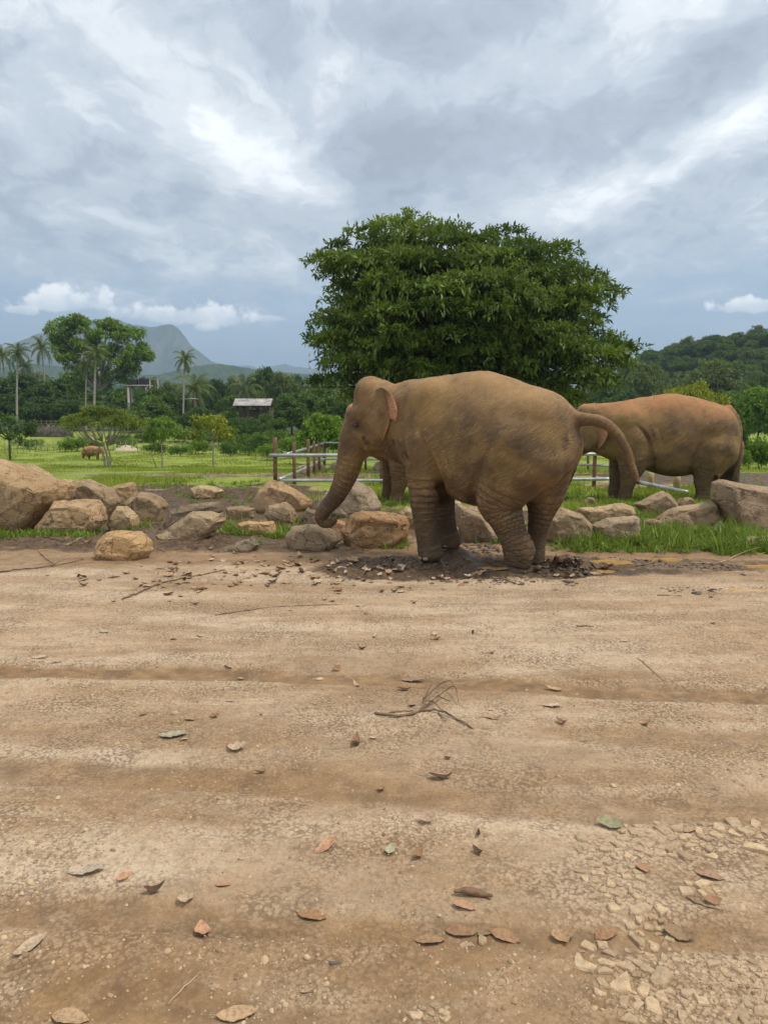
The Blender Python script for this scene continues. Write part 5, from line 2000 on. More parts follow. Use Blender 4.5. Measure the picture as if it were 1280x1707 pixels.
def add_nails(root, foot, rad, heading, n=4, scale=1.0):
    for i in range(n):
        a = heading + (i - (n - 1) / 2) * 0.62
        o = obj('toenail', NAIL, NAIL_MAT, root, (foot[0] + math.cos(a) * rad, foot[1] + math.sin(a) * rad, foot[2]))
        o.rotation_euler = (R(-14), 0, a + math.pi / 2)
        o.scale = (scale,) * 3


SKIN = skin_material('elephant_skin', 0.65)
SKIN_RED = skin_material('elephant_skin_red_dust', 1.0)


def main_elephant():
    B = (1.13, 8.9, 0.0)
    E = Eleph(B, 28, (-2.35, -1.35, -0.25), (1.95, 1.75, 2.45), 0.0165)
    P = E.P
    ex, ey = E.frame(E.th)

    def st(px, py, bot, hw):
        p = P(px, py, 0)
        return (p @ ex, p[2], bot, hw)
    S = [st(668, 640, 1.22, 0.27), st(681, 634.5, 1.10, 0.33), st(700, 632, 0.98, 0.40), st(724, 629, 0.88, 0.46), st(752, 624.5, 0.80, 0.51),
         st(782, 620.5, 0.70, 0.56), st(813, 618.5, 0.655, 0.585), st(836, 624, 0.65, 0.59), st(868, 635, 0.70, 0.575), st(902, 649, 0.82, 0.53),
         st(923, 663, 0.95, 0.46), st(940, 681, 1.05, 0.36), st(951, 698, 1.15, 0.25)]
    E.loft(S, 0.05)
    # rump and hips
    E.S.chain(E.pp([(905, 705, 52), (925, 745, 46)], 0.0), 0.12)
    E.S.chain(E.pp([(890, 700, 46), (885, 760, 62)], -0.26), 0.14)
    E.S.chain(E.pp([(905, 705, 44), (910, 760, 44)], 0.24), 0.14)
    # shoulder blades
    E.S.chain(E.pp([(715, 670, 40), (712, 740, 44)], -0.24), 0.12)
    # neck and head, the head turned a little towards the road
    HO = P(668, 690, 0)
    ht = 14
    H = dict(th=ht, org=HO)
    E.S.chain(np.vstack([E.pp([(705, 705, 60)], 0.0), E.pp([(672, 692, 50), (640, 690, 44)], 0, ht, HO)]), 0.10, 12)
    E.S.chain(E.pp([(618, 655, 27), (632, 662, 30)], 0, **H), 0.08)                # crown
    E.S.chain(E.pp([(617, 655, 24), (628, 665, 24)], -0.10, **H), 0.07)
    E.S.chain(E.pp([(617, 655, 24), (628, 665, 24)], 0.10, **H), 0.07)
    E.S.chain(E.pp([(612, 668, 20), (597, 700, 17.5), (591, 730, 21)], 0, **H), 0.07)   # forehead to trunk root
    E.S.chain(E.pp([(601, 690, 15), (594, 708, 10), (596, 724, 12)], -0.13, **H), 0.06)  # cheek bone and brow
    E.S.chain(E.pp([(601, 690, 15), (594, 708, 10), (596, 724, 12)], 0.13, **H), 0.06)
    E.S.chain(E.pp([(584, 690, 7.5), (588, 704, 6)], -0.12, **H), 0.045)             # brow ridge
    E.S.chain(E.pp([(584, 690, 7.5), (588, 704, 6)], 0.12, **H), 0.045)
    E.S.chain(E.pp([(640, 715, 30), (628, 728, 24), (616, 738, 16)], -0.10, **H), 0.08)   # jowl
    E.S.chain(E.pp([(640, 715, 30), (628, 728, 24), (616, 738, 16)], 0.10, **H), 0.08)
    E.S.chain(E.pp([(645, 722, 24), (626, 742, 14), (613, 756, 6), (609, 763, 3.5)], 0, **H), 0.03, 10)   # lower jaw and lip
    E.S.chain(E.pp([(660, 735, 30), (675, 745, 30)], 0, **H), 0.1)                      # throat
    trunk = E.limb([(597, 706, 21), (591, 735, 24), (585, 765, 21.5), (575, 798, 18.5), (561, 826, 15.5), (544, 847, 12.8), (534.5, 861, 10.5), (538.5, 871, 8.5), (549, 872.5, 7.5), (556, 868, 6.5)], 0, k=0.05, n=34, **H)
    E.S.chain(E.pp([(602, 700, 4), (603, 716, 3.5), (607, 736, 3)], -0.30, **H), 0.06, carve=True)
    E.S.chain(E.pp([(608, 690, 9), (614, 684, 8)], -0.345, **H), 0.09, carve=True)      # temple hollow
    # legs
    fl = E.limb([(708, 735, 39), (707, 775, 33), (707, 812, 28), (707, 845, 22.5), (710, 880, 19), (714, 905, 19.5), (717.5, 921, 22)], -0.29, k=0.06)
    fr = E.limb([(722, 760, 34), (733, 810, 27), (738, 850, 21), (743, 880, 18), (749, 900, 20)], 0.27, k=0.06)
    hl = E.limb([(866, 745, 62), (848, 795, 52), (832, 832, 39), (843, 862, 29.5), (853, 888, 25), (863, 911, 26.5), (862, 931, 23)], -0.29, k=0.07, n=24)
    hr = E.limb([(907, 760, 50), (908, 810, 38), (903, 850, 24), (895, 885, 17.5), (892, 918, 16.5), (891, 941, 18)], 0.24, k=0.07)
    E.S.chain(E.pp([(881, 917, 12), (872, 938, 15)], -0.29), 0.03)                    # heel of the lifted foot
    # soles cut flat
    for c, dz in ((fl, -0.10), (fr, -0.10), (hr, -0.085)):
        z = c[-1][2] + dz
        lo = c[-1][:3] - 0.4
        hi = c[-1][:3] + 0.4
        hi[2] = z + 0.05
        sl = E.S.box(lo, hi)
        E.S.carve(sl, E.S.pts(sl)[..., 2] - z, 0.02)
    p = hl[-1][:3] + np.array([0.03, 0, -0.105])
    sl = E.S.box(p - 0.35, p + 0.35)
    Q = E.S.pts(sl) - p.astype(np.float32)
    E.S.carve(sl, Q[..., 2] + 0.16 * Q[..., 0], 0.03)
    # udder skin between the hind legs
    E.S.chain(E.pp([(893, 790, 26), (892, 815, 18), (888, 832, 7)], 0.0), 0.05)
    # tail
    tail = E.limb([(938, 694, 20), (958, 698, 13.5), (980, 699, 11), (1003, 704, 10), (1024, 718, 9), (1040, 742, 8), (1050, 766, 7), (1057, 788, 5.8), (1061.5, 801, 4)], 0, k=0.06, n=26)
    E.S.chain(E.pp([(949, 728, 5), (953, 740, 4)], -0.02), 0.04)
    # folds of skin
    E.crease([(690, 700, 1), (685, 730, 2), (681, 765, 3)], -0.47, k=0.07)
    E.crease([(726, 695, 1), (748, 722, 2), (760, 760, 1)], -0.60, k=0.07)
    E.crease([(905, 815, 4), (885, 845, 8), (872, 853, 8)], -0.42, k=0.04)
    E.crease([(657, 742, 3), (664, 720, 4), (668, 700, 3)], -0.30, ht, HO, k=0.04)
    E.crease([(590, 752, 1.5), (603, 747, 3), (612, 738, 3), (606, 730, 2)], -0.19, ht, HO, k=0.02)
    E.crease([(946, 752, 3), (936, 800, 5), (915, 840, 5)], -0.15, k=0.05)
    E.fold([(697, 712, 0.8), (710, 748, 3.2), (722, 778, 5.5), (733, 804, 8), (741, 832, 10)], 0.04)
    E.fold([(708, 722, 0.5), (722, 752, 1.5), (735, 780, 2.2), (742, 808, 2.6)], 0.03)
    E.fold([(728, 728, 0.4), (740, 752, 1.2), (750, 785, 1.4)], 0.03)
    E.fold([(828, 718, 0.5), (811, 752, 2.2), (798, 783, 4.4), (788, 812, 6.5), (786, 842, 8)], 0.04)
    E.fold([(842, 742, 0.4), (824, 772, 1.2), (812, 800, 1.4)], 0.03)
    E.fold([(858, 748, 0.4), (838, 782, 1.0), (826, 806, 1.2)], 0.03)
    E.fold([(817, 868, 0.8), (838, 862, 1.6), (858, 852, 1.6)], 0.03)
    E.fold([(831, 893, 0.6), (850, 890, 1.2), (872, 882, 1.0)], 0.025)
    E.fold([(688, 806, 0.5), (706, 814, 1.2), (728, 812, 1.4)], 0.03)
    E.fold([(694, 870, 0.5), (710, 874, 1.0), (726, 871, 0.8)], 0.025)
    E.fold([(672, 700, 0.5), (670, 728, 1.5), (674, 758, 2.2)], 0.04)
    E.fold([(584, 712, 0.4), (592, 719, 1.2), (600, 714, 0.8)], 0.02)
    E.fold([(585, 704, 0.4), (592, 702, 1.1), (600, 706, 0.6)], 0.02)
    E.fold([(604, 716, 0.4), (606, 728, 1.3), (603, 742, 1.3)], 0.025)
    E.fold([(615, 712, 0.3), (617, 728, 0.9), (614, 742, 1.0)], 0.025)
    E.done()
    # ear: sheet from the root line to the rim, upper edge folded over towards us
    hx, hn = E.frame(R(ht))

    def e(px, py, out):
        q = P(px, py, -out, ht, HO)
        return q
    root = [(624, 652), (623, 668), (625, 688), (629, 706), (632, 722), (635.5, 735)]
    mid = [(630, 648), (633, 664), (636, 684), (639, 702), (640, 718), (637, 735.5)]
    rim = [(637, 645.5), (645, 662), (650, 682), (650, 702), (643.5, 720), (637.5, 737)]
    ro = [.20, .23, .25, .26, .26, .25]
    mo = [.27, .27, .28, .30, .31, .28]
    rm = [.36, .40, .41, .40, .36, .29]
    rows = [[e(*a, o1 - 0.10), e(*a, o1), e(*b, o2), e(*c, o3)] for a, b, c, o1, o2, o3 in zip(root, mid, rim, ro, mo, rm)]
    eV, eF, eu, ev = ear_sheet(rows)
    pk = sstep(eu, 0.82, 1.0) * 0.8 * sstep(ev, 0.5, 0.9)
    # the folded-over flap
    fa = [(634, 645.5), (644, 660), (648.5, 680), (650, 697)]
    fb = [(639, 647), (652, 659), (659, 682), (658, 702)]
    fc = [(640, 648), (655, 662), (664, 690), (661, 706)]
    rows = [[e(*a, o), e(*b, o + 0.05), e(*c, o + 0.01)] for a, b, c, o in zip(fa, fb, fc, (.36, .40, .41, .40))]
    fV, fF, fu, fv = ear_sheet(rows, 0.014, 20, 9)
    fp = sstep(fv, 0.12, 0.55) * 0.95
    # far ear, flat against the neck
    off = lambda px, py, o: P(px, py, o, ht, HO)
    rows = [[off(a[0], a[1], o - 0.05), off((a[0] + c[0]) / 2, (a[1] + c[1]) / 2, o + 0.03), off(c[0], c[1], o + 0.06)] for a, c, o in zip(root, rim, ro)]
    gV, gF, gu, gv = ear_sheet(rows)
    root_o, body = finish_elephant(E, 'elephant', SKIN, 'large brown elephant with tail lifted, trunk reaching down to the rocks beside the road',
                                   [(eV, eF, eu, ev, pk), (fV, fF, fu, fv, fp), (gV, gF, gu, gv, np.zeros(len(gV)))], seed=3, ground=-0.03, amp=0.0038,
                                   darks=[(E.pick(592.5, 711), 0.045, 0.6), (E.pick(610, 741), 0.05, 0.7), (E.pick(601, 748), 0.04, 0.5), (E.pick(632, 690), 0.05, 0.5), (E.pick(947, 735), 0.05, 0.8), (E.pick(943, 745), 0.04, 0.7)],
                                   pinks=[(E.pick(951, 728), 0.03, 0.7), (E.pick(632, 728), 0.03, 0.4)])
    add_eye(body, E.pick(592.5, 711) + hn * 0.008 + np.array([0, 0, 0]), 0.024, None)
    hd = math.atan2(math.sin(E.th), -math.cos(E.th))
    for c, r, sc in ((fl, 0.135, 1.0), (fr, 0.125, 0.9), (hr, 0.105, 0.9)):
        add_nails(body, c[-1][:3] + np.array([0, 0, -0.055]), r, hd + 0.3, 5, sc)
    # tail hair
    mb = MB()
    tip = tail[-1][:3]
    for i in range(16):
        d = np.array([rng.normal(0.25, 0.35), rng.normal(0, 0.35), -1.0])
        d *= rng.uniform(0.04, 0.10) / np.linalg.norm(d)
        mb.tube([tip + rng.normal(0, 0.012, 3) + np.array([0, 0, 0.02]), tip + d * 0.5, tip + d + np.array([0, 0, -0.01])], [0.002, 0.0018, 0.0008], 4)
    obj('tail_hair', mb.mesh('tail_hair'), simple_mat('hair', (0.02, 0.015, 0.012), 0.6), body)
    return E


def side_elephant():
    """the elephant standing beyond the rocks, square to the road"""
    B = tuple(on_ground(1120, 836))
    E = Eleph(B, 4, (-2.75, -1.0, -0.15), (1.75, 1.0, 2.5), 0.022)
    P = E.P
    ex, ey = E.frame(E.th)

    def st(px, py, bot, hw):
        p = P(px, py, 0)
        return (p @ ex, p[2], bot, hw)
    S = [st(996, 672, 1.35, 0.26), st(1010, 671.5, 1.15, 0.34), st(1032, 669, 0.95, 0.43), st(1055, 665, 0.8, 0.50), st(1080, 660.5, 0.66, 0.56), st(1117, 656, 0.54, 0.60),
         st(1148, 660, 0.55, 0.60), st(1172, 666, 0.66, 0.57), st(1195, 673, 0.8, 0.52), st(1212, 682, 0.95, 0.45), st(1223, 697, 1.05, 0.36), st(1228, 712, 1.15, 0.25)]
    E.loft(S, 0.05, 2.1, 2.4)
    E.S.chain(E.pp([(1185, 715, 36), (1198, 755, 30)], -0.2), 0.15)
    E.S.chain(E.pp([(1185, 715, 36), (1198, 755, 30)], 0.2), 0.15)
    E.S.chain(E.pp([(1050, 705, 26), (1055, 745, 26)], -0.26), 0.12)
    E.S.chain(E.pp([(1050, 705, 26), (1055, 745, 26)], 0.26), 0.12)
    E.S.chain(E.pp([(1035, 710, 34), (1010, 708, 30), (990, 708, 27)], 0.0), 0.1)     # neck
    for y in (-0.1, 0.0, 0.1):
        E.S.chain(E.pp([(975, 688, 14), (985, 690, 17)], y), 0.07)
        E.S.chain(E.pp([(972, 700, 14), (962, 722, 12)], y * 1.2), 0.06)
    for y in (-0.11, 0.11):
        E.S.chain(E.pp([(990, 728, 20), (978, 738, 15)], y), 0.08)
        E.S.chain(E.pp([(962, 712, 6), (957, 724, 5)], y * 1.2), 0.05)
    E.S.chain(E.pp([(992, 732, 15), (976, 748, 8), (966, 757, 4)], 0), 0.04)
    E.S.chain(E.pp([(1005, 740, 20), (1025, 745, 24)], 0), 0.1)
    E.limb([(966, 720, 13), (960, 740, 14), (954, 765, 11.5), (946, 792, 9.5), (938, 815, 7.5), (934, 830, 6), (940, 836, 5), (945, 831, 4)], 0, k=0.05, n=28)
    fl = E.limb([(1055, 735, 30), (1054, 770, 24), (1048, 795, 15.5), (1043, 815, 11.5), (1041, 829, 12.5)], -0.27, k=0.06)
    fr = E.limb([(1040, 750, 24), (1030, 780, 15), (1026, 805, 11), (1024, 822, 11)], 0.27, k=0.06)
    hl = E.limb([(1190, 750, 36), (1180, 780, 25), (1172, 800, 16), (1171, 818, 12), (1170, 831, 13)], -0.28, k=0.06)
    hr = E.limb([(1206, 750, 32), (1212, 780, 20), (1218, 803, 13), (1216, 820, 11)], 0.26, k=0.06)
    for c in (fl, fr, hl, hr):
        z = c[-1][2] - 0.12
        lo, hi = c[-1][:3] - 0.35, c[-1][:3] + 0.35
        hi[2] = z + 0.05
        sl = E.S.box(lo, hi)
        E.S.carve(sl, E.S.pts(sl)[..., 2] - z, 0.02)
    E.limb([(1213, 684, 9), (1225, 697, 6.5), (1232, 720, 5), (1231, 750, 4.2), (1225, 780, 3.4), (1219, 800, 2.5)], -0.05, k=0.06, n=22)
    E.crease([(1068, 715, 1.5), (1080, 735, 2.5), (1085, 760, 3), (1086, 785, 5)], -0.56, k=0.05)
    E.crease([(1165, 745, 1.5), (1152, 770, 3), (1148, 795, 4)], -0.60, k=0.06)
    E.crease([(1078, 712, 1.5), (1088, 730, 2), (1092, 745, 1.5)], -0.62, k=0.05)
    E.crease([(960, 750, 1), (968, 748, 2), (975, 743, 1.5)], -0.19, k=0.025)
    E.crease([(1200, 775, 2), (1192, 792, 4), (1187, 799, 5)], -0.42, k=0.05)
    E.fold([(1060, 708, 0.4), (1074, 722, 1.2), (1083, 742, 2.0), (1087, 765, 3), (1088, 790, 4)], 0.05)
    E.fold([(1080, 708, 0.3), (1088, 724, 0.9), (1092, 742, 0.8)], 0.035)
    E.fold([(1096, 712, 0.3), (1102, 728, 0.7), (1104, 742, 0.6)], 0.035)
    E.fold([(1170, 735, 0.4), (1158, 758, 1.5), (1151, 780, 2.5), (1149, 800, 3.5)], 0.05)
    E.fold([(1214, 750, 0.4), (1204, 775, 1.4), (1192, 795, 2.2)], 0.045)
    E.done()
    ears = []
    for sg in (1, -1):
        e = lambda px, py, o: P(px, py, -o * sg)
        a = [(986, 686), (987, 698), (989, 712), (992, 728), (996, 744)]
        c = [(998, 685), (1010, 698), (1013, 716), (1009, 734), (998, 748)]
        rows = [[e(*p, 0.18), e(*p, 0.29), e((p[0] + q[0]) / 2, (p[1] + q[1]) / 2, o - 0.03), e(*q, o)] for p, q, o in zip(a, c, (.36, .42, .44, .42, .36))]
        if sg < 0:
            rows = [r for r in rows]
        V, F, u, v = ear_sheet(rows, 0.02, 22, 12)
        if sg < 0:
            F = F[:, ::-1]
        ears.append((V, F, u, v, sstep(u, 0.55, 0.9) * sstep(v, 0.3, 0.6)))
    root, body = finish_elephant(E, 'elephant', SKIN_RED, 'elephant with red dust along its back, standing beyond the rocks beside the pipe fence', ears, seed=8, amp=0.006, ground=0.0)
    for y in (-0.215, 0.215):
        add_eye(body, P(966, 716, y), 0.026, None)
    for c, r in ((fl, 0.14), (fr, 0.13), (hl, 0.14)):
        add_nails(body, c[-1][:3] + np.array([0, 0, -0.07]), r, math.pi, 4)
    return root, body, E


# ------------------------------------------------------------------ leaves, sticks, stones on the road
def dry_leaf_mesh(seed, n=13, asp=0.42, curl=0.25, fold=0.3, stem=0.18, lobed=0.0):
    rs = np.random.default_rng(seed)
    t = np.linspace(0, 1, n)
    w = asp * 0.5 * np.sin(np.pi * np.clip(t, 0.012, 0.985) ** 0.85) ** 0.8
    if lobed:
        w = w * (1 + lobed * np.sin(t * 16))
    bend = curl * (t - 0.45) ** 2 * 2.4 + 0.05 * np.sin(t * 5 + seed)
    V = []
    for i in range(n):
        for sx in (-1, -0.5, 0, 0.5, 1):
            wob = 0.02 * rs.normal()
            V.append((t[i] - 0.5, sx * w[i] * (1 + 0.04 * rs.normal() * (abs(sx) == 1)), bend[i] + fold * w[i] * abs(sx) ** 1.5 * (1.2 if sx > 0 else 0.7) + wob * 0.5))
    V = np.array(V)
    k = np.arange(n - 1)[:, None] * 5 + np.arange(4)[None]
    k = k.ravel()
    F = np.stack([k, k + 1, k + 6, k + 5], 1)
    nv = len(V)
    b0 = V[2]
    st = np.array([b0 + (0, -0.008, 0), b0 + (0, 0.008, 0), b0 + (-stem, 0.012 + 0.03 * rs.normal(), 0.01), b0 + (-stem, 0.002 + 0.0, 0.01)])
    V = np.vstack([V, st])
    F = np.vstack([F, [[nv, nv + 3, nv + 2, nv + 1]]])
    V[:, 2] -= V[:, 2].min()
    return mesh_arrays('leaf', V, F)


def dry_leaf_material():
    m, g, out = material('dry_leaf')
    o = g.obj()
    oi = g.n('ShaderNodeObjectInfo')
    x, y, z = g.sep(o)
    vein = g.ramp(g.m('ABSOLUTE', y), 0.0, 0.012)
    rib = g.n('ShaderNodeTexWave', {'Vector': g.comb(g.m('ADD', x, g.m('MULTIPLY', g.m('ABSOLUTE', y), -0.7)), 0.0, 0.0), 'Scale': 7.0, 'Distortion': 0.4}).outputs['Fac']
    sp = g.noise(g.v('ADD', o, g.v('SCALE', oi.outputs['Color'], scale=20.0)), 8.0, 5, 0.7)
    c = g.mix(g.ramp(sp, 0.4, 0.7), oi.outputs['Color'], g.mix(0.55, oi.outputs['Color'], (0.10, 0.055, 0.03)))
    c = g.mix(g.m('MULTIPLY', g.m('SUBTRACT', 1.0, vein), 0.5), c, (0.25, 0.16, 0.09))
    finish(g, out, c, 0.75, g.bump(g.m('ADD', rib, g.m('MULTIPLY', sp, 0.6)), 0.35, 0.02), 0.12)
    return m


LEAFM = dry_leaf_material()
LEAVES = [dry_leaf_mesh(300 + i, asp=a, curl=c, fold=f, lobed=lb) for i, (a, c, f, lb) in enumerate([(0.42, 0.25, 0.3, 0), (0.5, 0.12, 0.2, 0), (0.34, 0.4, 0.5, 0), (0.6, 0.2, 0.35, 0), (0.45, 0.55, 0.7, 0), (0.75, 0.3, 0.5, 0.25), (0.25, 0.3, 1.2, 0)])]
TANL, BRN, ROSE, GRY, GRN, DKB, PALEL = (0.52, 0.345, 0.20), (0.36, 0.21, 0.115), (0.53, 0.30, 0.175), (0.47, 0.37, 0.27), (0.33, 0.31, 0.18), (0.12, 0.07, 0.045), (0.60, 0.45, 0.30)


def put_leaf(px, py, L_px, ang, kind, colr, label, group=None, tilt=0.0):
    p = hit_ground(px, py)
    dist = math.sqrt(p[0] ** 2 + p[1] ** 2 + CAM_H ** 2)
    o = obj('leaf', LEAVES[kind], LEAFM, loc=(p[0], p[1], p[2] + 0.003))
    s = L_px * dist / 1280.0
    o.scale = (s, s, s)
    o.rotation_euler = (tilt + random.gauss(0, 0.08), random.gauss(0, 0.08), ang)
    f = random.uniform(0.88, 1.1)
    o.color = (*[c * f for c in colr], 1)
    tag(o, label, 'leaf', group)
    return o


BIG = [
    (147, 1455, 54, 0.15, 0, GRY, 'long curled grey tan leaf lying above the damp track'), (545, 1412, 46, 0.8, 0, ROSE, 'slim rosy leaf lying beside a small dark damp spot'),
    (338, 1555, 40, 1.9, 3, ROSE, 'broad rosy tan leaf standing on edge in the damp track'), (52, 1579, 46, 0.9, 0, PALEL, 'pale narrow leaf with a dark tip lying on gritty soil'),
    (118, 1700, 54, -0.2, 1, TANL, 'broad tan leaf lying flat on a dark damp stain'), (396, 1695, 56, 0.15, 0, TANL, 'long tan leaf lying on dark damp gravel'),
    (1018, 1377, 42, -0.3, 3, GRN, 'green grey leaf, the only big green one on the road'), (650, 1420, 26, 1.4, 3, (0.44, 0.41, 0.27), 'small pale greenish leaf beside a curled brown leaf'),
    (697, 1428, 28, 1.2, 4, BRN, 'curled brown leaf beside the small pale greenish leaf'), (796, 1423, 22, -0.9, 4, DKB, 'small dark brown folded leaf'),
    (713, 1368, 28, 0.6, 5, (0.52, 0.36, 0.25), 'crumpled pinkish lobed leaf'), (797, 1392, 14, 1.3, 4, DKB, 'tiny dark curled leaf above the dark brown folded leaf'),
    (1069, 1447, 34, 1.7, 1, ROSE, 'rosy leaf lying among the pale stones'), (1182, 1462, 40, -0.6, 1, (0.46, 0.29, 0.19), 'faded rosy leaf pressed flat beside the stones'),
    (773, 1512, 36, -0.4, 1, ROSE, 'flat rosy leaf under the rolled dark leaf'), (1187, 1504, 26, 0.2, 3, BRN, 'small round brown leaf resting on a dark twig'),
    (770, 1556, 46, -0.1, 1, BRN, 'flat brown leaf pressed in the damp track, beside two others'), (808, 1553, 46, 0.25, 1, (0.30, 0.2, 0.11), 'dull olive brown leaf pressed in the damp track'),
    (842, 1564, 46, -0.5, 1, BRN, 'brown leaf pressed in the damp track next to the dull olive one'), (940, 1565, 36, 0.1, 5, (0.52, 0.34, 0.19), 'orange tan crumpled leaf at the edge of the damp track'),
    (1012, 1558, 44, 0.5, 1, BRN, 'brown leaf pressed between small stones'), (1132, 1562, 44, -0.4, 3, (0.32, 0.215, 0.125), 'dull round grey brown leaf in the damp track'),
    (520, 1529, 46, -0.3, 1, (0.34, 0.19, 0.1), 'reddish leaf stain pressed in the damp track'), (718, 1570, 44, -0.1, 1, (0.42, 0.26, 0.15), 'tan leaf half buried below the damp track'),
    (925, 1151, 32, -0.2, 2, TANL, 'tan leaf with an upturned edge beside the long damp track'), (922, 1178, 34, -0.1, 0, PALEL, 'pale long leaf below the damp track'),
    (937, 1207, 22, -0.9, 4, BRN, 'cupped brown leaf standing on the road'), (690, 1136, 40, -0.1, 0, (0.38, 0.27, 0.18), 'brown leaf with a dark curled end on the damp track'),
    (674, 1151, 22, 0.0, 2, DKB, 'small dark leaf above the root tangle'), (290, 1228, 46, 0.15, 0, (0.40, 0.36, 0.25), 'grey green leaf lying flat on the pale road'),
    (594, 1241, 30, 1.5, 4, BRN, 'twisted brown leaf standing upright on the road'), (396, 1250, 30, 0.2, 5, PALEL, 'broken pale leaf scrap on the road'),
    (68, 1097, 24, 0.1, 0, PALEL, 'pale leaf above the tyre track'), (95, 1104, 18, 0.3, 2, GRY, 'small grey leaf above the tyre track'),
    (820, 1198, 30, -0.4, 2, TANL, 'tan leaf with a thin stalk beside the root tangle'), (735, 1298, 36, 0.0, 2, DKB, 'dark ragged leaf scrap below the root tangle'),
    (435, 1289, 18, 0.1, 2, DKB, 'small dark leaf scrap in the second damp track'), (640, 930, 20, 0.2, 3, (0.62, 0.42, 0.28), 'pinkish broad leaf at the mud edge in front of the blocky rock'),
    (665, 952, 22, 0.5, 3, (0.60, 0.40, 0.28), 'pale pink leaf on the mud in front of the front leg'), (588, 938, 26, 1.2, 5, (0.5, 0.34, 0.2), 'upright dry tan leaf in front of the blocky rock'),
    (1150, 1385, 22, 0.4, 1, TANL, 'small tan leaf scrap among the pale stones'), (208, 1462, 28, 1.2, 1, ROSE, 'faded rosy leaf scrap beside the grey tan leaf'),
    (372, 1476, 24, 0.0, 1, ROSE, 'small rosy leaf flake on pale soil'), (310, 1502, 24, 0.2, 5, PALEL, 'pale torn leaf flake above the damp track'),
    (258, 1488, 30, 0.3, 4, DKB, 'dark crumpled leaf with a broken stalk'), (512, 1655, 20, 0.1, 6, PALEL, 'small upright pale bark chip on damp gravel'), (325, 1008, 16, .2, 2, DKB, 'small dark leaf above the long thin twig')]
for a_ in BIG:
    put_leaf(a_[0], a_[1], a_[2], a_[3], a_[4], a_[5], a_[6])
# rolled dark leaf like a cigar
p = hit_ground(788, 1495)
mb = MB()
tt = np.linspace(0, 1, 10)
mb.tube(np.stack([(tt - 0.5) * 0.13, 0.01 * np.sin(tt * 3), 0.012 + 0.004 * np.sin(tt * 6)], 1), 0.004 + 0.010 * np.sin(np.pi * np.clip(tt, .06, .94)), 8)
o = obj('leaf', mb.mesh('rolled_leaf'), LEAFM, loc=tuple(p))
o.color = (0.20, 0.12, 0.075, 1)
o.rotation_euler = (0, 0, -0.15)
tag(o, 'dark brown leaf rolled up like a cigar', 'leaf')

LG = 'fallen leaf litter'
rl = np.random.default_rng(44)
LIT = [(350, 955, 120, 26, 60), (560, 955, 110, 20, 60), (450, 945, 60, 18, 24), (740, 965, 60, 10, 12), (300, 985, 80, 14, 12), (620, 985, 200, 26, 18), (180, 960, 100, 24, 14), (960, 955, 60, 16, 16), (330, 885, 60, 14, 14), (150, 905, 80, 6, 8),
       (640, 1060, 560, 60, 26), (640, 1200, 560, 90, 16)]
nleaf = 0
for cx_, cy_, sx_, sy_, n_ in LIT:
    for i in range(n_):
        px, py = rl.normal(cx_, sx_ * 0.55), rl.normal(cy_, sy_ * 0.6)
        if py < 905 or px < -40 or px > 1320:
            continue
        near = py > 1020
        q = rl.uniform()
        colr = PALEL if q < 0.35 else TANL if q < 0.65 else BRN if q < 0.85 else DKB
        nm = 'pale dry' if q < 0.35 else 'tan dry' if q < 0.65 else 'brown dry' if q < 0.85 else 'dark brown'
        put_leaf(px, py, rl.uniform(9, 19), rl.uniform(0, 6.28), int(rl.integers(0, 6)), colr,
                 nm + (' leaf scrap scattered over the open road' if near else ' leaf in the litter strewn in front of the rocks'), LG, rl.normal(0, 0.3))

TWIG = simple_mat('dry_twig', (0.21, 0.14, 0.085), 0.85, 0.35, 12.0, bump=0.3)
TWIGP = simple_mat('pale_twig', (0.42, 0.31, 0.19), 0.85, 0.3, 12.0)


def stick(pxs, r, label, mat=TWIG, lift=0.012, name='twig', cat='twig', forks=()):
    P = np.array([hit_ground(*q[:2]) for q in pxs])
    P[:, 2] += r + np.array([q[2] if len(q) > 2 else 0.0 for q in pxs])
    base = P[0].copy()
    mb = MB()
    c = crom(P - base, max(8, len(P) * 4))
    c = c + rng.normal(0, r * 0.35, c.shape)
    mb.tube(c, np.linspace(r, r * 0.5, len(c)), 6)
    for fk in forks:
        Q = np.array([hit_ground(*q[:2]) for q in fk])
        Q[:, 2] += r * 0.7 + np.array([q[2] if len(q) > 2 else 0.0 for q in fk])
        c = crom(Q - base, max(6, len(Q) * 4))
        mb.tube(c + rng.normal(0, r * 0.25, c.shape), np.linspace(r * 0.6, r * 0.3, len(c)), 5)
    tag(obj(name, mb.mesh(name), mat, loc=tuple(base)), label, cat)


stick([(625, 1190), (670, 1195), (705, 1186), (735, 1190, .01), (760, 1200), (787, 1215)], 0.0085, 'tangle of dry roots lying on the road', TWIG, name='root_tangle', cat='root',
      forks=[[(705, 1182), (712, 1165, .03), (722, 1150, .05)], [(705, 1182), (740, 1165, .04), (758, 1160, .05), (764, 1175, .01)], [(712, 1180, .01), (730, 1172, .03), (750, 1173, .01)], [(700, 1184), (716, 1178, .03), (745, 1190)], [(730, 1190), (745, 1203)], [(640, 1192), (660, 1188), (690, 1186)],
             [(706, 1172, .02), (726, 1162, .05), (748, 1152, .06), (760, 1162, .04)]])
stick([(205, 1000), (230, 990), (265, 974), (300, 966), (345, 958), (375, 950)], 0.010, 'long brown branch lying toward the leaf litter')
stick([(360, 1026), (400, 1020), (440, 1014), (500, 1010), (572, 1008)], 0.005, 'long thin twig lying flat across the road')
stick([(110, 911), (130, 900), (157, 884)], 0.013, 'straight pale stick in front of the wide flat topped rock', TWIGP)
stick([(55, 893), (80, 898), (110, 904)], 0.011, 'brown stick at the foot of the biggest boulder')
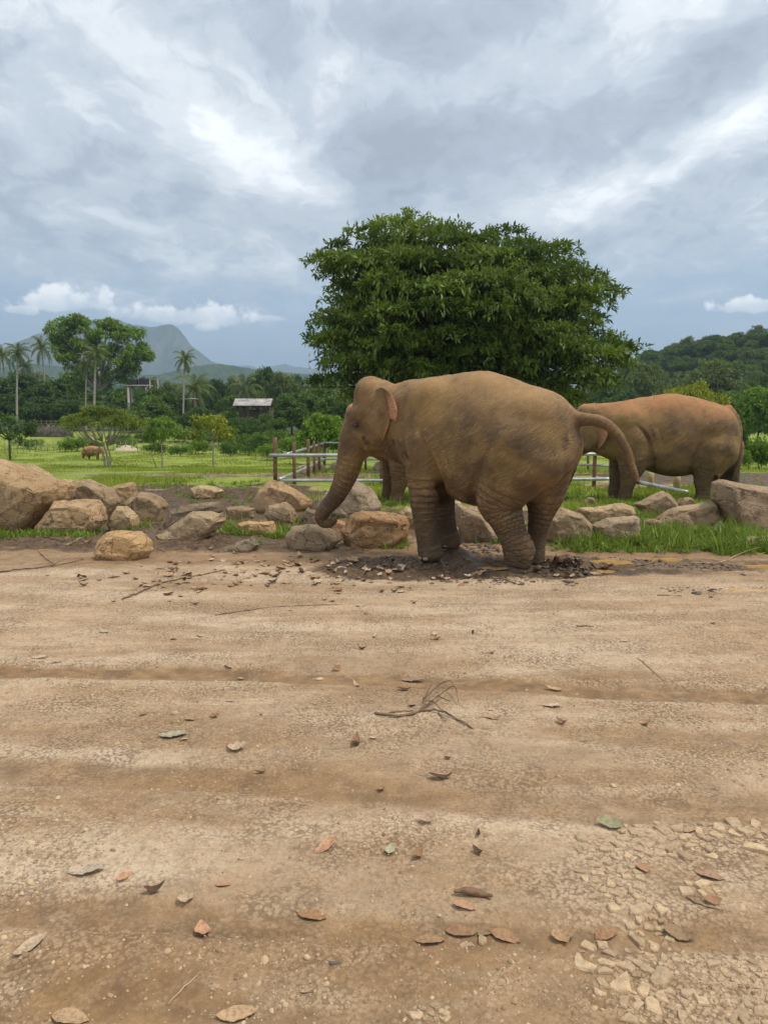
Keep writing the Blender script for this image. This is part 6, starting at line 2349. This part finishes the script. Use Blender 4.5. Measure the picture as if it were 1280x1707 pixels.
stick([(60, 915), (75, 930), (90, 940), (100, 935)], 0.007, 'crooked twig on the earth in front of the boulders')
stick([(0, 955), (40, 950), (85, 945), (140, 934)], 0.010, 'dark stick at the edge of the earth bank by the boulders', forks=[[(85, 945), (100, 941, .03), (118, 938, .05)]])
stick([(775, 1128), (785, 1110), (806, 1091)], 0.004, 'thin pale stalk lying above the damp track', TWIGP)
stick([(1062, 1097), (1080, 1112), (1106, 1135)], 0.004, 'thin pale straw slanting toward the damp track', TWIGP)
stick([(1142, 1496), (1165, 1508), (1205, 1520)], 0.004, 'dark thin curved twig under the small round leaf')
stick([(280, 1676), (305, 1650), (335, 1620)], 0.003, 'thin straw slanting on the dark gravel', TWIGP)
stick([(820, 962), (840, 966), (860, 975)], 0.009, 'dark wet twig in front of the hind feet')
stick([(715, 912, .15), (725, 928, .07), (742, 943)], 0.006, 'pale twig leaning against the front foot', TWIGP)
stick([(1060, 945), (1090, 938), (1105, 930)], 0.010, 'brown forked twig between two puddles', forks=[[(1080, 940), (1095, 945)], [(1075, 941), (1100, 925, .03)]])
stick([(1150, 940), (1200, 938), (1240, 925, .03), (1280, 916, .05)], 0.008, 'thin pale branch lying along the verge grass', TWIGP)
stick([(1095, 993), (1135, 994)], 0.006, 'short dark stick on the road in front of the puddles')
stick([(960, 1044), (990, 1045)], 0.007, 'short thick dark stick on the open road')
stick([(290, 880), (320, 890), (370, 893), (410, 888)], 0.010, 'long brown stick in front of the tan wedge rock')
stick([(240, 890), (262, 885), (280, 870, .06), (292, 862, .1)], 0.008, 'dry stick leaning between the orange rock and the wedge rock')
stick([(560, 868, .05), (545, 885, .03), (575, 880)], 0.007, 'dry twig beside the trunk tip')
stick([(505, 850), (530, 858), (545, 868)], 0.008, 'dry twig lying on the small dark stone')

# dry plant litter heaped behind the rocks and by the feet
def litter(name, spots, n, size, mat, label, seed):
    rs = np.random.default_rng(seed)
    V, F, T = [], [], []
    k = 0
    mb = MB()
    for cx_, cy_, sx_, sy_, m_ in spots:
        c0 = hit_ground(cx_, cy_)
        px2m = c0[1] / 1280
        for i in range(m_):
            x, y = c0[0] + rs.normal(0, sx_ * px2m * 0.5), c0[1] + rs.normal(0, sy_)
            z = gz(x, y) + abs(rs.normal(0, 0.03))
            a = rs.uniform(0, 6.28)
            L = size * rs.uniform(0.5, 1.6)
            d = np.array([math.cos(a), math.sin(a), rs.normal(0, 0.25)]) * L / 2
            p = np.array([x, y, z + 0.01])
            mb.tube([p - d, p + rs.normal(0, L * 0.08, 3), p + d], [size * 0.022, size * 0.028, size * 0.012], 3, cap=False)
    o = obj(name, mb.mesh(name), mat)
    tag(o, label, 'litter', kind='stuff')


litter('stalk_litter', [(330, 905, 110, 0.25, 110), (560, 905, 120, 0.15, 80), (270, 880, 60, 0.3, 90), (560, 862, 60, 0.3, 60), (350, 824, 90, 0.8, 260), (250, 815, 80, 1.0, 160), (430, 825, 50, 0.6, 120), (210, 850, 50, .3, 60), (150, 908, 120, 0.12, 60), (620, 845, 60, 0.4, 60)], 0, 0.16, TWIG, 'dry stalks and plant litter lying among the rocks', 12)

# stones pressed in the road
def stone_mesh(seed):
    rs = np.random.default_rng(seed)
    n = int(rs.integers(6, 9))
    th = np.sort(rs.uniform(0, 6.28, n) * 0.35 + np.linspace(0, 6.28, n, endpoint=False))
    r = rs.uniform(0.75, 1.1, n)
    e = rs.uniform(0.65, 1.0)
    bm = bmesh.new()
    for s_, z_ in ((1.0, -0.25), (1.0, 0.10), (0.86, 0.26)):
        for i in range(n):
            bm.verts.new((math.cos(th[i]) * r[i] * s_ * 0.5, math.sin(th[i]) * r[i] * s_ * e * 0.5, z_ * 0.55 + 0.05 * rs.normal() * (z_ > 0.2)))
    bm.verts.new((rs.normal(0, 0.05), rs.normal(0, 0.05), 0.16))
    bmesh.ops.convex_hull(bm, input=bm.verts)
    bmesh.ops.delete(bm, geom=[v for v in bm.verts if not v.link_faces], context='VERTS')
    me = bpy.data.meshes.new('stone')
    bm.to_mesh(me)
    bm.free()
    return me


STONES = [stone_mesh(700 + i) for i in range(9)]
m, g, out = material('road_stone')
oi = g.n('ShaderNodeObjectInfo')
nz = g.noise(g.v('ADD', g.obj(), g.v('SCALE', oi.outputs['Color'], scale=31.0)), 3.5, 5, 0.7)
finish(g, out, g.mix(g.ramp(nz, 0.35, 0.7), oi.outputs['Color'], g.mix(0.5, oi.outputs['Color'], (0.22, 0.14, 0.08))), 0.9, g.bump(nz, 0.5, 0.05), 0.25)
STONEM = m
rp = np.random.default_rng(91)
SR = [(1150, 1388, 120, 16, 34, 14, 28), (1240, 1400, 50, 24, 20, 20, 44), (1120, 1415, 80, 14, 26, 18, 36), (1010, 1430, 46, 36, 40, 12, 28), (1030, 1470, 40, 26, 24, 14, 34), (1040, 1510, 30, 14, 10, 18, 44), (1075, 1540, 26, 22, 22, 14, 30), (1080, 1580, 36, 20, 22, 14, 30),
      (990, 1600, 30, 24, 12, 16, 40), (1050, 1630, 50, 30, 34, 18, 46), (1100, 1680, 60, 26, 30, 12, 34), (1140, 1665, 30, 18, 8, 30, 50), (1230, 1625, 46, 20, 30, 10, 26), (1270, 1690, 50, 20, 14, 24, 44), (1165, 1480, 30, 10, 8, 16, 34), (720, 1690, 30, 14, 7, 12, 26), (790, 1570, 20, 8, 3, 16, 26)]
placed = []
for cx_, cy_, sx_, sy_, n_, lo_, hi_ in SR:
    for i in range(n_ * 8):
        if n_ <= 0:
            break
        px, py = cx_ + rp.uniform(-1, 1) * sx_, cy_ + rp.uniform(-1, 1) * sy_
        w = rp.uniform(lo_, hi_) * (1 if rp.uniform() < 0.75 else 0.6)
        if px > 1300 or py > 1725 or any((px - a) ** 2 + ((py - b) * 1.7) ** 2 < (0.5 * (w + c)) ** 2 * 0.85 for a, b, c in placed):
            continue
        placed.append((px, py, w))
        n_ -= 1
for px, py, w in placed[:290]:
    p = hit_ground(px, py)
    s_ = w * math.sqrt(p[0] ** 2 + p[1] ** 2 + CAM_H ** 2) / 1280
    o = obj('stone', STONES[int(rp.integers(0, 9))], STONEM, loc=(p[0], p[1], p[2] + 0.01 * s_))
    o.scale = (s_ * 1.05, s_ * 1.05, s_ * 0.75)
    o.rotation_euler = (rp.normal(0, 0.08), rp.normal(0, 0.08), rp.uniform(0, 6.28))
    f = rp.uniform(0.75, 1.15)
    o.color = (0.60 * f, 0.435 * f, 0.265 * f, 1)
    big = w > 27
    tag(o, ('large' if big else 'small') + ' flat pale stone pressed in the road in a loose cluster', 'stone', 'pale stones pressed in the road')
p = hit_ground(557, 1606)
o = obj('stone', STONES[2], STONEM, loc=tuple(p))
o.scale = (0.045, 0.03, 0.03)
o.color = (0.13, 0.135, 0.14, 1)
tag(o, 'blue grey pebble on the damp gravel, the only bluish one', 'stone')

# loose grit
def grit(name, n, ylo, yhi, size, seed, label, colr):
    rs = np.random.default_rng(seed)
    y = ylo * (yhi / ylo) ** rs.uniform(0, 1, n)
    x = rs.uniform(-0.62, 0.62, n) * (y + 0.5)
    damp, mud, gr = terrain_masks(x, y)
    dens = sstep(fbm(np.stack([x * 1.3, y * 2.0], 1), 61, 3), 0.38, 0.62)
    keep = rs.uniform(0, 1, n) < (1 - 0.9 * damp) * (0.12 + 0.88 * dens) * (1 - mud)
    x, y = x[keep], y[keep]
    z = gz_many(x, y)
    n = len(x)
    ang = np.arange(5) * 1.2566
    O = np.array([(math.cos(q), math.sin(q), -0.1) for q in ang] + [(0.6 * math.cos(q + .6), 0.6 * math.sin(q + .6), 0.75) for q in ang[::1]] + [(0, 0, 0.95)], float)
    T = np.array([t_ for i in range(5) for t_ in ((i, (i + 1) % 5, 5 + i), ((i + 1) % 5, 5 + (i + 1) % 5, 5 + i), (5 + i, 5 + (i + 1) % 5, 10))])
    s = size * np.exp(rs.normal(0, 0.45, n))
    V = O[None] * (s[:, None, None] * rs.uniform(0.6, 1.2, (n, 11, 1))) * np.array([1, 0.8, 0.6])
    a = rs.uniform(0, 6.28, n)
    c_, s_ = np.cos(a)[:, None], np.sin(a)[:, None]
    V = np.stack([V[..., 0] * c_ - V[..., 1] * s_, V[..., 0] * s_ + V[..., 1] * c_, V[..., 2]], -1)
    V += np.stack([x, y, z + s * 0.1], 1)[:, None]
    F = (T[None] + (np.arange(n) * 11)[:, None, None]).reshape(-1, 3)
    me = mesh_arrays(name, V.reshape(-1, 3), F, smooth=False)
    add_attr(me, 'tone', np.repeat(rs.uniform(0, 1, n), 11))
    m, g, out = material(name)
    t = g.attr('tone')
    finish(g, out, g.mix(t, colr[0], colr[1]), 0.95, None, 0.2)
    tag(obj(name, me, m), label, 'grit', kind='stuff')


grit('road_grit', 60000, 1.7, 7.5, 0.0032, 13, 'fine loose grit scattered over the dirt road', ((0.20, 0.125, 0.066), (0.52, 0.385, 0.24)))
grit('road_gravel', 6000, 1.7, 6.5, 0.0065, 14, 'small loose gravel scattered over the dirt road', ((0.30, 0.20, 0.11), (0.56, 0.41, 0.25)))

# wet clods and rotting leaves churned up by the feet
def clods():
    rs = np.random.default_rng(23)
    mats = [simple_mat('wet_mud', (0.135, 0.09, 0.055), 0.6, 0.4, 20.0, spec=0.4, bump=0.8)]
    bmv, bmf, n = [], [], 0
    ico = bmesh.new()
    bmesh.ops.create_icosphere(ico, subdivisions=1, radius=1)
    IV = np.array([v.co for v in ico.verts])
    IF = np.array([[v.index for v in f.verts] for f in ico.faces])
    ico.free()
    for cx_, cy_, sx_, sy_, m_, sz in ((945, 950, 46, 0.16, 330, 0.030), (640, 935, 90, 0.12, 240, 0.022), (720, 945, 60, 0.12, 180, 0.022), (790, 915, 70, 0.30, 260, 0.024), (850, 968, 90, 0.10, 120, 0.018), (1060, 938, 80, 0.14, 150, 0.020), (1200, 948, 80, 0.14, 160, 0.022), (1150, 985, 70, 0.1, 50, 0.016)):
        c0 = hit_ground(cx_, cy_)
        for i in range(m_):
            x, y = c0[0] + rs.normal(0, sx_ * c0[1] / 1280 * 0.55), c0[1] + rs.normal(0, sy_)
            s = sz * math.exp(rs.normal(0, 0.45))
            V = IV * rs.uniform(0.55, 1.35, (len(IV), 1)) * s * 0.62 * np.array([1.35, 1.1, 0.6])
            a = rs.uniform(0, 6.28)
            Rm = np.array([[math.cos(a), -math.sin(a), 0], [math.sin(a), math.cos(a), 0], [0, 0, 1]])
            bmv.append(V @ Rm.T + np.array([x, y, gz(x, y) + s * 0.02]))
            bmf.append(IF + n)
            n += len(IV)
    o = obj('mud_clods', mesh_arrays('mud_clods', np.vstack(bmv), np.vstack(bmf), smooth=False), mats[0])
    tag(o, 'dark wet clods of churned mud round the elephant\'s feet', 'mud', kind='stuff')


clods()
hp = hit_ground(940, 950)
for i in range(34):          # rotting leaves heaped behind the hind foot
    q = np.array([hp[0] + rl.normal(0, 0.16), hp[1] + rl.normal(0, 0.10)])
    o = obj('leaf', LEAVES[int(rl.integers(0, 6))], LEAFM, loc=(q[0], q[1], gz(q[0], q[1]) + rl.uniform(0.01, 0.09)))
    s_ = rl.uniform(0.08, 0.16)
    o.scale = (s_,) * 3
    o.rotation_euler = (rl.normal(0, 0.9), rl.normal(0, 0.9), rl.uniform(0, 6.28))
    o.color = (*[c * rl.uniform(0.7, 1.3) for c in (0.085, 0.06, 0.042)], 1)
    tag(o, 'dark rotting leaf in the muddy heap behind the hind foot', 'leaf', 'rotting leaves in the muddy heap')
# ------------------------------------------------------------------ the animals
main_elephant()
R2, B2, E2 = side_elephant()
# one more stands behind the big elephant, its body hidden, face and a front leg showing
r3 = copy_tree(R2)
a, b = on_ground(657, 836), on_ground(1042, 832)
off = Matrix.Rotation(R(12), 3, 'Z') @ Vector(b - np.array(R2.location))
r3.rotation_euler = (0, 0, R(12))
r3.location = (a[0] - off.x + 0.13, a[1] - off.y + 0.15, 0.0)
for ch in r3.children:
    ch.color = (1.12, 1.0, 0.86, 1)
tag(r3, 'tawny elephant mostly hidden behind the big elephant, its face edge and one front leg showing', 'elephant')
# a young one far out in the grass
r4 = copy_tree(R2)
p = hit_ground(153, 767)
s_ = 23.0 * p[1] / 1280 / 2.28
r4.scale = (s_, s_, s_)
r4.rotation_euler = (0, 0, R(176))
r4.location = (p[0], p[1], p[2] + 0.06)
for ch in r4.children:
    ch.color = (1.1, 1.0, 0.92, 1)
tag(r4, 'young elephant grazing far out in the grass field beside the umbrella tree', 'elephant')

# ------------------------------------------------------------------ the humid air
m, g, out = material('haze')
vol = g.n('ShaderNodeVolumePrincipled', {'Color': (0.60, 0.79, 1.0), 'Density': 0.00024, 'Anisotropy': 0.15})
g.t.links.new(vol.outputs[0], out.inputs['Volume'])
mb = MB()
mb.box((0, 4700, 450), (18400, 9700, 906))
o = obj('haze', mb.mesh('haze', smooth=False), m)
tag(o, 'pale humid haze filling the air', 'haze', kind='stuff')
